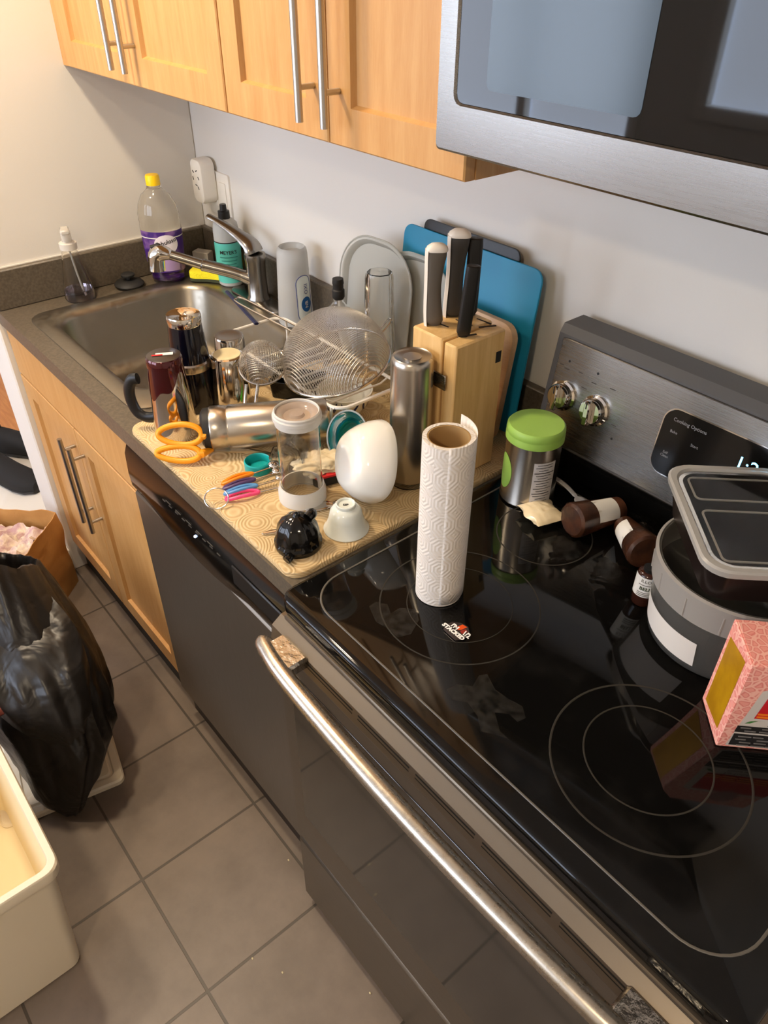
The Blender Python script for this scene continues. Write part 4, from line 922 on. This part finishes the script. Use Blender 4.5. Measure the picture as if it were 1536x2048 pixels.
# wax packet, spoon, cones
bm = B()
import itertools
N = 18
for s_ in (1, -1):
    g_ = [[bm.verts.new((-.032+.064*i/N, -.029+.058*j/N+.004*math.sin(3*i/N*PI)*(j in (0,N)), s_*(.0115*(math.sin(PI*i/N)**.6)*(math.sin(PI*j/N)**.6)+.0018*noise.noise(V((i*.5,j*.5,s_))))*(0 if i in (0,N) or j in (0,N) else 1))) for j in range(N+1)] for i in range(N+1)]
    for i in range(N):
        for j in range(N): bm.faces.new((g_[i][j], g_[i+1][j], g_[i+1][j+1], g_[i][j+1]))
bmesh.ops.remove_doubles(bm, verts=bm.verts, dist=1e-5); o = mesh_obj('cream_packet', bm, M('cream_wrapper', (232,214,176), .3, coat=.4), None, loc=(1.508,-.222,ZK+.0125), smooth=60); o.rotation_euler = (.0,0,-.30); tag(o, 'cream plastic-wrapped packet in front of the tin canister', 'packet')
o = spoon('plastic_spoon', 'white plastic spoon lying behind the cream packet', 'spoon', (1.555,-.150,ZK+.010), (1.455,-.128,ZK+.012), .012, .38); o.data.materials[0] = M('grey_white_plastic', (214,212,208), .35)
def cone(label, p, q, r0, r1, lab):
    p, q = V(p), V(q); t = thing('sugar_cone', label, 'sugar cone', p, axis=(q-p)); L = (q-p).length
    lathe_obj('cone', [(0,.0),(r0*.85,.0),(r0,.004),(r1+.002,L-.004),(r1-.002,L),(0,L)], sugar, t, 36)
    lathe_obj('film', [(0,-.0015),(r0*.4,-.003),(r0*.86,-.001),(r0+.0012,.003),(r0*.62+r1*.38+.0012,L*.42)], wrapm, t, 36, fn=lambda r, z, a: r*(1+.035*math.sin(9*a+z*300)) if r > 0 else 0)
    if lab:
        q_ = t.rotation_quaternion.to_matrix().inverted() @ V((.2,-.2,1)); a0 = math.atan2(q_.y, q_.x); patch('paper_label', lambda z: r0+(r1-r0)*z/L, a0+lab, L*.35, -.022, .022, 0, L*.45, paperw, t, .0022)
cone('brown sugar cone in film, blunt end forward, beside the packet', (1.568,-.222,ZK+.030), (1.592,-.122,ZK+.021), .0285, .019, .35)
cone('brown sugar cone in film lying against the clear tub', (1.692,-.196,ZK+.030), (1.618,-.150,ZK+.018), .0285, .0150, -1.2)
bm = B()
gr = [[bm.verts.new((.012*noise.noise(V((i*.4,j*.4,3)))-.045+.09*i/14, -.022+.044*j/10+.006*noise.noise(V((i*.3,j*.3,9))), .004+.012*abs(noise.noise(V((i*.35,j*.5,1)))))) for j in range(11)] for i in range(15)]
for i in range(14):
    for j in range(10): bm.faces.new((gr[i][j], gr[i+1][j], gr[i+1][j+1], gr[i][j+1]))
o = mesh_obj('film_scrap', bm, wrapm, None, loc=(1.665,-.128,ZK+.012), smooth=70); o.rotation_euler = (0,0,-.2); tag(o, 'crumpled scrap of clear film behind the second sugar cone', 'plastic film')
o2 = o.copy(); COL.objects.link(o2); o2.location = at(1135,1100,ZK+.006); o2.scale = (.5,.7,.7); o2.rotation_euler = (0,0,.9); tag(o2, 'small scrap of clear film in front of the cone beside the packet', 'plastic film')
o3 = o.copy(); COL.objects.link(o3); o3.location = at(1232,1150,ZK+.004); o3.scale = (.75,1,.5); o3.rotation_euler = (0,0,.2); tag(o3, 'flat scrap of clear film in the middle of the cooktop, left of the tiny bottle', 'plastic film')
# small vial
vb = V((1.735,-.259,ZK+.0008)); t = thing('extract_bottle', 'tiny brown bottle with white label touching the clear tub', 'bottle', vb)
lathe_obj('bottle', [(0,0),(.0150,0),(.0160,.002),(.0160,.054),(.013,.058),(.008,.060),(0,.060)], M('brown_glass', (56,28,20), .1, coat=.5), t, 32); lathe_obj('cap', [(0,.0595),(.0095,.0595),(.0095,.065),(0,.065)], blackp, t, 24)
fv = facing(vb); rv = lambda z: .0160; patch('bottle_label', rv, fv, .019, -.0235, .0235, 0, .036, paperw, t)
f = cylfn(rv, fv, .049, .0011); text('lettering', 'ILLO', .0075, ink, t, lambda x, y: f(x, y)); f3 = cylfn(rv, fv, .035, .0011); text('lettering', 'BELI', .0085, M('green_black_ink', (30,52,24), .6), t, lambda x, y: f3(x, y), bold=.0002)
bm = B()
for z in (.042,.028,.025,.022): rect_patch(bm, cylfn(rv, fv, z, .0011), -.010, .010, -.0005, .0005)
mesh_obj('small_print', bm, M('grey_print', (70,64,60), .6), t)
# tub
tbp = V((1.843,-.231,ZK+.0008)); t = thing('clear_tub', 'clear round plastic tub with blank white label on the cooktop', 'tub', tbp)
pf = [(0,.002),(.098,0),(.1015,.003),(.1075,.094)]
lathe_obj('tub', [(0,.0),(.0940,0),(.0970,.003),(.1072,.094),(.1072,.130),(.1095,.133),(.1065,.136),(.1045,.132),(.1045,.094),(.0945,.006),(0,.003)], tubm, t, 72)
lathe_obj('rim_skirt', [(.1078,.092),(.1098,.092),(.1125,.128),(.1135,.1345),(.1095,.1365),(.1092,.132),(.1105,.128),(.1078,.092)], M('rim_plastic', (208,203,196), .35, 0, .6, 1.2), t, 72, label='translucent rim skirt')
for k in range(14):
    a = 2*PI*k/14+.1; bm = B(); tube(bm, [V((.1100*math.cos(a), .1100*math.sin(a), .094)), V((.1122*math.cos(a), .1122*math.sin(a), .124))], .0012, 6); mesh_obj('rib', bm, MATS['rim_plastic'], t)
ft = facing(tbp); lm = M('blank_label', (222,216,208), .6); patch('paper_label', prof_r([(.0970,.003),(.1075,.094)]), ft-.72, .014, -.062, .058, 0, .044, lm, t, .0008, n=20)
# takeout container
e1 = V((.72,-.694,0)).normalized(); e2 = V((.694,.72,0)).normalized(); tcen = V((1.694,-.21,0))+e1*.109+e2*.080
t = thing('takeout_container', 'black takeout tray with clear lid resting on the tub rim', 'food container', (tcen.x, tcen.y, 1.0565), math.atan2(e1.y, e1.x))
bm = B(); A = lambda x, y, r, z: Z3(rrect(-x,x,-y,y,r,6), z)
loft(bm, [A(.092,.064,.024,0), A(.096,.068,.026,.003), A(.106,.077,.03,.052), A(.111,.082,.032,.0535), A(.111,.082,.032,.0555), A(.104,.075,.03,.0555), A(.094,.066,.026,.004)]); mesh_obj('tray', bm, M('black_tray_plastic', (30,22,20), .25), t)
lid_ = M('clear_lid', (250,248,244), .05, 0, 1, 1.2)
bm = B(); loft(bm, [A(.1125,.0835,.033,.052), A(.1135,.0845,.033,.060), A(.111,.082,.032,.0625), A(.104,.075,.030,.0622), A(.101,.072,.028,.0585)], cap=(False,False)); mesh_obj('lid_rim', bm, M('lid_rim_plastic', (214,210,202), .3, 0, .45, 1.3), t, label='pale translucent lid rim')
bm = B(); loft(bm, [A(.1008,.0718,.028,.0583), A(.096,.067,.025,.0575), A(.096,.067,.025,.0585), A(.1008,.0718,.028,.0593)]); mesh_obj('lid', bm, lid_, t, label='clear embossed lid')
bm = B()
for r_ in (A(.0895,.0285,.012,.0585), A(.0,.0,.0,.0)): pass
for (x0,x1,y0,y1) in ((-.086,-.036,-.058,.058),(-.012,.088,-.058,.058)):
    tube(bm, [V((a,c,.0578)) for a,c in rrect(x0,x1,y0,y1,.008,4)], .0016, 6, closed=True)
mesh_obj('lid_ribs', bm, MATS['lid_rim_plastic'], t)
# pink tea box
P0 = V((1.944,-.405,ZK+.0008)); u_ = V((.72,.694,0)).normalized(); w_ = V((-.694,.72,0))
t = thing('tea_box', 'pink honeycomb-patterned tea box with gold side on the cooktop', 'tea box', P0, math.atan2(u_.y, u_.x))
pinkm = M('pink_honeycomb', (236,142,132), .5)
vv = nd(pinkm, 'ShaderNodeTexVoronoi', Scale=105); vv.feature = 'DISTANCE_TO_EDGE'; lk(pinkm, coords(pinkm), vv.inputs['Vector'])
lk(pinkm, ramp(pinkm, vv.outputs[0], [(.06, (246,186,170)), (.14, (222,124,116)), (.24, (238,158,144))]), bs(pinkm).inputs['Base Color'])
BW, BD, BH = .135, .073, .146
bm = B(); box(bm, 0, BW, 0, BD, 0, BH, .0012); mesh_obj('carton', bm, pinkm, t, smooth=0, label='pink honeycomb carton')
bm = B(); box(bm, .003, BW-.002, .004, BD-.002, BH-.0002, BH+.0006); lidb = mesh_obj('lid_flap', bm, pinkm, t, smooth=0)
gold = M('gold_foil', (196,146,20), .35, .2); mottle(gold, (206,154,22), (184,132,18), 30)
def flat(name, pts, m, off, face, parent=t, **k):
    b_ = B(); mp = {'front': lambda a, c: V((a, -off, c)), 'left': lambda a, c: V((-off, a, c)), 'top': lambda a, c: V((a, c, BH+.0006+off))}[face]
    b_.faces.new([b_.verts.new(mp(a, c)) for a, c in pts]); return mesh_obj(name, b_, m, parent, smooth=0, **k)
flat('gold_panel', [(.012,.018),(BD-.010,.010),(BD-.008,BH-.022),(.014,BH-.010)], gold, .0004, 'left', label='gold side panel')
fp = flat('front_panel', [(.010,.004),(BW,.004),(BW,BH-.036),(.032,BH-.036),(.024,BH-.04)], M('panel_grey', (206,198,190), .5), .0004, 'front', label='pale grey front label')
flat('red_panel', [(.028,.058),(BW,.058),(BW,BH-.042),(.034,BH-.042)], redink, .0008, 'front', fp)
for z0, z1 in ((.006,.028),(.031,.043)): flat('ingredients_panel', [(.013,z0),(BW,z0),(BW,z1),(.014,z1)], M('panel_black', (36,34,34), .5), .0008, 'front', fp)
bm = B()
for k in range(7):
    z = .040-.0055*k
    if 28 < z*1000 < 31: continue
    for j in range(6): x = .018+j*.019+.002*((k*7+j*3) % 4); box(bm, x, x+.012+.001*((k+j) % 4), -.0016, -.0009, z-.0007, z+.0007)
mesh_obj('fine_print', bm, M('print_grey', (120,116,112), .6), fp, smooth=0)
bm = B()
for z, x0 in ((.0655,.03),(.0605,.03),(.0705,.055)):
    for j in range(5): box(bm, x0+j*.021, x0+j*.021+.018, -.0016, -.0009, z, z+.0026)
mesh_obj('orange_print', bm, M('orange_ink', (240,130,30), .5), fp, smooth=0)
text('lettering', 'Fair Traded\nFlavour and', .0065, ink, fp, lambda x, y: V((.062+x, -.0010, .0505+y)))
bm = B(); bm.faces.new([bm.verts.new((a,-.0011,c)) for a, c in ((.020,.048),(.026,.049),(.034,.0545),(.026,.053))]); mesh_obj('leaf_mark', bm, M('leaf_green', (70,130,60), .5), fp, smooth=0)
def scallop(cx, cy, r, n=18, d=.08): return [(cx+r*(1+d*math.cos(n*2*PI*k/144))*math.cos(2*PI*k/144), cy+r*(1+d*math.cos(n*2*PI*k/144))*math.sin(2*PI*k/144)) for k in range(144)]
flat('seal', scallop(.072,.036,.022), paperw, .0004, 'top', lidb); flat('seal_face', scallop(.072,.036,.0185,18,.02), M('pink_light', (244,190,186), .5), .0008, 'top', lidb)
flat('seal', scallop(.086,BH-.030,.017), M('seal_mauve', (170,130,130), .5), .0012, 'front', fp)
flat('red_tab', [(.060,.001),(.090,.001),(.090,.010),(.060,.010)], redink, .0006, 'top', lidb)
# pin badge
bp_ = (at(893,1250,ZK)+at(932,1278,ZK))/2; t = thing('pin_badge', 'small enamel pin badge with white lettering on the front burner', 'badge', (bp_.x, bp_.y, ZK+.0014), math.atan2((at(935,1285,ZK)-at(890,1250,ZK)).y, (at(935,1285,ZK)-at(890,1250,ZK)).x))
bm = B(); prism(bm, [(-.017,-.004),(-.014,-.012),(.012,-.014),(.018,-.004),(.017,.010),(.006,.018),(-.006,.016),(-.016,.008)], 0, .0016, .0004); mesh_obj('plate', bm, M('enamel_dark', (70,60,58), .25, .4), t)
bm = B(); bm.faces.new([bm.verts.new((a,c,.0018)) for a, c in ((-.004,.006),(-.002,.015),(.006,.016),(.004,.006),(.001,.002))]); mesh_obj('enamel_patch', bm, M('enamel_orange', (226,84,30), .25), t, smooth=0)
bm = B(); bm.faces.new([bm.verts.new((a,c,.0018)) for a, c in ((.004,.003),(.007,.012),(.013,.010),(.010,.001))]); mesh_obj('enamel_patch', bm, M('enamel_red', (150,50,40), .25), t, smooth=0)
wl = M('enamel_white', (250,248,244), .3)
text('lettering', "I'M", .0095, wl, t, lambda x, y: V((x-.006, y+.0035, .0021)), bold=.0005); text('lettering', 'STACKED', .0092, wl, t, lambda x, y: V((x-.001, y-.0050, .0021)), bold=.0006); text('lettering', '1/2', .0120, wl, t, lambda x, y: V((x*.8-y*.25+.0155, y+.0045, .0023)), bold=.0005)

# ================================================================ FLOOR
# white storage bin
wb = thing('storage_bin', 'empty off-white plastic storage bin on the tiles, nearest the camera', 'bin', (.965,-1.262,.001))
bm = B(); Hb_ = .368; A2 = lambda x, y, r, z: Z3(rrect(-x,x,-y,y,r,5), z)
loft(bm, [A2(.222,.142,.02,0), A2(.228,.148,.022,.004), A2(.236,.176,.024,Hb_-.035), A2(.236,.176,.024,Hb_-.03), A2(.2365,.1765,.024,Hb_)], cap=(True, False)); mesh_obj('walls', bm, offwhite, wb)
bm = B(); loft(bm, [A2(.233,.173,.022,Hb_-.002), A2(.231,.171,.022,Hb_-.04), A2(.218,.138,.02,.008)], cap=(False, True)); mesh_obj('inner_lining', bm, creamin, wb)
bm = B(); loft(bm, [A2(.237,.177,.024,Hb_-.028), A2(.247,.187,.028,Hb_-.028), A2(.2485,.1885,.028,Hb_-.004), A2(.246,.186,.028,Hb_), A2(.234,.174,.022,Hb_), A2(.232,.172,.022,Hb_-.006)], cap=(False, False)); mesh_obj('rim', bm, offwhite, wb)
# lid on the floor
ll = thing('bin_lid', 'off-white plastic lid lying flat on tiles under the garbage bag', 'lid', (.859,-.864,.001), math.atan2(-.864+.816, .859-.63))
A3 = lambda i, r, z: [V((a,c,z)) for a,c in rrect(-.40+i, 0-i, -.29+i, 0-i, r, 5)]
bm = B(); loft(bm, [A3(0,.02,0), A3(0,.02,.012), A3(.004,.018,.017), A3(.020,.015,.017), A3(.024,.012,.013), A3(.028,.010,.013), A3(.032,.010,.017), A3(.058,.008,.017), A3(.061,.007,.0145), A3(.064,.006,.0145)]); mesh_obj('panel', bm, offwhite, ll, smooth=30)
# garbage bag
gb = thing('garbage_bag', 'open black plastic garbage bag slumped on the floor beside the bin', 'garbage bag', (.60,-.985,.019))
bm = B(); rings = []
prof = [(.0,.66,-1.0,.225,.058),(.03,.66,-.99,.235,.075),(.10,.65,-.962,.25,.110),(.18,.63,-.935,.265,.145),(.27,.61,-.93,.25,.145),(.34,.575,-.925,.228,.135),(.40,.535,-.92,.20,.12),(.45,.50,-.915,.175,.105),(.49,.47,-.91,.155,.092)]
NA = 120
def fold(a, z): 
    q = V((math.cos(a)*1.6, math.sin(a)*1.6, z*2.6)); r_ = 1.03+.10*noise.noise(q*1.1)-.15*abs(noise.noise(q*1.9+V((3,1,7))))-.05*abs(noise.noise(V((math.cos(a)*4, math.sin(a)*4, z*2))))
    return r_*(1+.010*noise.noise(q*7))
NZ = 44; zs = [p[0] for p in prof]
def interp(z):
    for p, q in zip(prof, prof[1:]):
        if z <= q[0]: s_ = (z-p[0])/(q[0]-p[0]); return [p[k]+(q[k]-p[k])*s_ for k in range(5)]
    return list(prof[-1])
for k in range(NZ+1):
    z = .49*k/NZ; _, cx, cy, rx, ry = interp(z); rings.append([V((cx-.60+rx*fold(2*PI*i/NA, z)*math.cos(2*PI*i/NA), cy+.985+ry*fold(2*PI*i/NA, z)*math.sin(2*PI*i/NA), .0015+z+(.02*noise.noise(V((math.cos(2*PI*i/NA)*3, math.sin(2*PI*i/NA)*3, z*6)))*min(1, z*8))+ (z > .3)*(z-.3)*.5*math.sin(2*PI*i/NA+2.2))) for i in range(NA)])
for sc, dz in ((.94,.004),(.84,-.02),(.78,-.07),(.72,-.14)):
    c = sum(rings[NZ], V())/NA; rings.append([c+(p-c)*sc+V((0,0,dz+.012*noise.noise(p*20))) for p in rings[NZ]])
loft(bm, rings, cap=(True, False)); mesh_obj('bag', bm, bagm, gb, smooth=75)
bm = B(); rings = []     # a turned-out flap of the rim hanging down the front
for j in range(13):
    s_ = j/12; row = []
    for i in range(25):
        a = -1.15+1.75*i/24; z = .47-.20*s_*(.7+.5*math.sin(PI*i/24)); _, cx, cy, rx, ry = interp(z); off = 1.05+.16*math.sin(PI*s_)+.03*noise.noise(V((i*.35,j*.3,4)))
        row.append(V((cx-.60+rx*fold(a, z)*off*math.cos(a), cy+.985+ry*fold(a, z)*off*math.sin(a), z+.03*math.sin(PI*s_*.9)+.012*noise.noise(V((i*.4,j*.5,8))))))
    rings.append(row)
loft(bm, rings, closed=False); mesh_obj('rim_flap', bm, bagm, gb, smooth=75)
bm = B(); bmesh.ops.create_icosphere(bm, subdivisions=4, radius=1)
for v in bm.verts: p = v.co.copy(); v.co = V((p.x*.070, p.y*.045, p.z*.030))*(1+.22*noise.noise(p*1.6)+.08*abs(noise.noise(p*6)))
o = mesh_obj('trash', bm, meatm, None, loc=(.715,-1.035,.345), smooth=70); tag(o, 'crumpled red food packaging poking out beside the black garbage bag', 'packaging')
# kraft box with paper
d1_, d2_ = V((.68,-.735,0)).normalized(), V((-.735,-.68,0)).normalized()
kx = thing('kraft_box', 'crumpled brown kraft paper box by the end of the cabinet', 'box', (.062,-.662,.001), math.atan2(d1_.y, d1_.x))
bm = B(); rings = []; Hk = .285
base_ = []
for (x0,y0),(x1,y1) in (((0,0),(.36,0)),((.36,0),(.36,-.25)),((.36,-.25),(0,-.25)),((0,-.25),(0,0))):
    for i in range(12): base_.append((x0+(x1-x0)*i/12, y0+(y1-y0)*i/12))
for k in range(13):
    z = Hk*k/12; rings.append([V((x+.010*noise.noise(V((x*11,y*11,z*9)))*min(1,z*12), y+.012*noise.noise(V((x*9+5,y*9,z*11)))*min(1,z*12), z+(.018*noise.noise(V((x*14,y*14,2))) if k == 12 else 0))) for x, y in base_])
top = rings[-1]; c = sum(top, V())/len(top)
rings += [[c+(p-c)*.985 for p in top], [c+(p-c)*.97+V((0,0,-.12)) for p in top]]
loft(bm, rings, cap=(True, True)); mesh_obj('walls', bm, kraft, kx, smooth=60)
bm = B()
gx = [[bm.verts.new((.03+.30*i/24+.01*noise.noise(V((i*.6,j*.6,5))), -.235+.215*j/18, Hk-.05+.05*abs(noise.noise(V((i*.22,j*.25,1))))+.022*noise.noise(V((i*.6,j*.55,6))))) for j in range(19)] for i in range(25)]
for i in range(24):
    for j in range(18): bm.faces.new((gx[i][j], gx[i+1][j], gx[i+1][j+1], gx[i][j+1]))
o = mesh_obj('packing_paper', bm, tissue, None, loc=kx.location, smooth=70); o.rotation_euler = kx.rotation_euler; tag(o, 'crumpled pinkish packing paper stuffed in the kraft box', 'paper')
# hallway mat and shoes
bm = B(); prism(bm, rrect(-.95,-.32,-.86,-.40,.02,4), .0006, .008, .002); o = mesh_obj('door_mat', bm, M('white_mat', (228,222,212), .9)); tag(o, 'white floor mat in the hallway under black shoes', 'mat')
def shoe(label, loc, rz, tilt=0):
    t = thing('shoe', label, 'shoe', loc, rz, group=None); t.rotation_euler = (tilt, 0, rz); t.scale = (1.2,1.2,1.2)
    xs = [(-.135,.030,.040,.030),(-.125,.040,.046,.060),(-.08,.041,.045,.078),(-.03,.038,.042,.070),(.03,.044,.047,.050),(.08,.048,.050,.042),(.12,.040,.044,.036),(.145,.018,.022,.026)]
    bm = B(); loft(bm, [[V((x, w*math.cos(a), .014+h*max(0, math.sin(a))**.7)) for a in [PI*j/12 for j in range(13)]]+[V((x,0,.014))] for x, w, _, h in xs]); mesh_obj('upper', bm, M('black_fabric', (28,27,27), .8), t)
    bm = B(); loft(bm, [[V((x, w*math.cos(a), .008+.008*math.sin(a))) for a in [2*PI*j/16 for j in range(16)]] for x, _, w, h in xs]); mesh_obj('sole', bm, M('dark_sole', (40,38,36), .7), t)
    bm = B(); prism(bm, [(.035*math.cos(2*PI*k/20)-.085, .028*math.sin(2*PI*k/20)) for k in range(20)], .060, .0925); mesh_obj('collar', bm, M('shoe_lining', (18,17,17), .9), t)
shoe('black shoe nearer the kitchen on the white hallway mat', (-.665,-.640,.009), .35)
shoe('black shoe farther away on the white hallway mat', (-.83,-.535,.009), .75)
# crumbs
cr = B()
for (u, v) in ((577,1720),(505,1917),(565,1945),(740,1986),(690,1585)):
    p = at(u, v, .0015); bmesh.ops.create_icosphere(cr, subdivisions=1, radius=.0025, matrix=Matrix.Translation(p) @ Matrix.Diagonal((1.2,.8,.5,1)))
o = mesh_obj('crumbs', cr, M('crumb', (214,200,160), .8), smooth=0); o['kind'] = 'stuff'; tag(o, 'few pale crumbs scattered on the floor tiles by the stove', 'crumbs')

# ================================================================ WORLD, VIEW
wd = bpy.data.worlds.new('world'); SC.world = wd; wd.use_nodes = True
wd.node_tree.nodes['Background'].inputs[0].default_value = (.6,.75,1,1); wd.node_tree.nodes['Background'].inputs[1].default_value = .3
vs = SC.view_settings; vs.view_transform = 'Standard'; vs.look = 'None'; vs.gamma = 1; vs.exposure = -.24; vs.use_curve_mapping = False
SC.cycles.use_denoising = True; SC.cycles.max_bounces = 16; SC.cycles.transmission_bounces = 14; SC.cycles.transparent_max_bounces = 24; SC.cycles.glossy_bounces = 6; SC.cycles.diffuse_bounces = 5
SC.cycles.sample_clamp_indirect = 6; SC.cycles.blur_glossy = .6
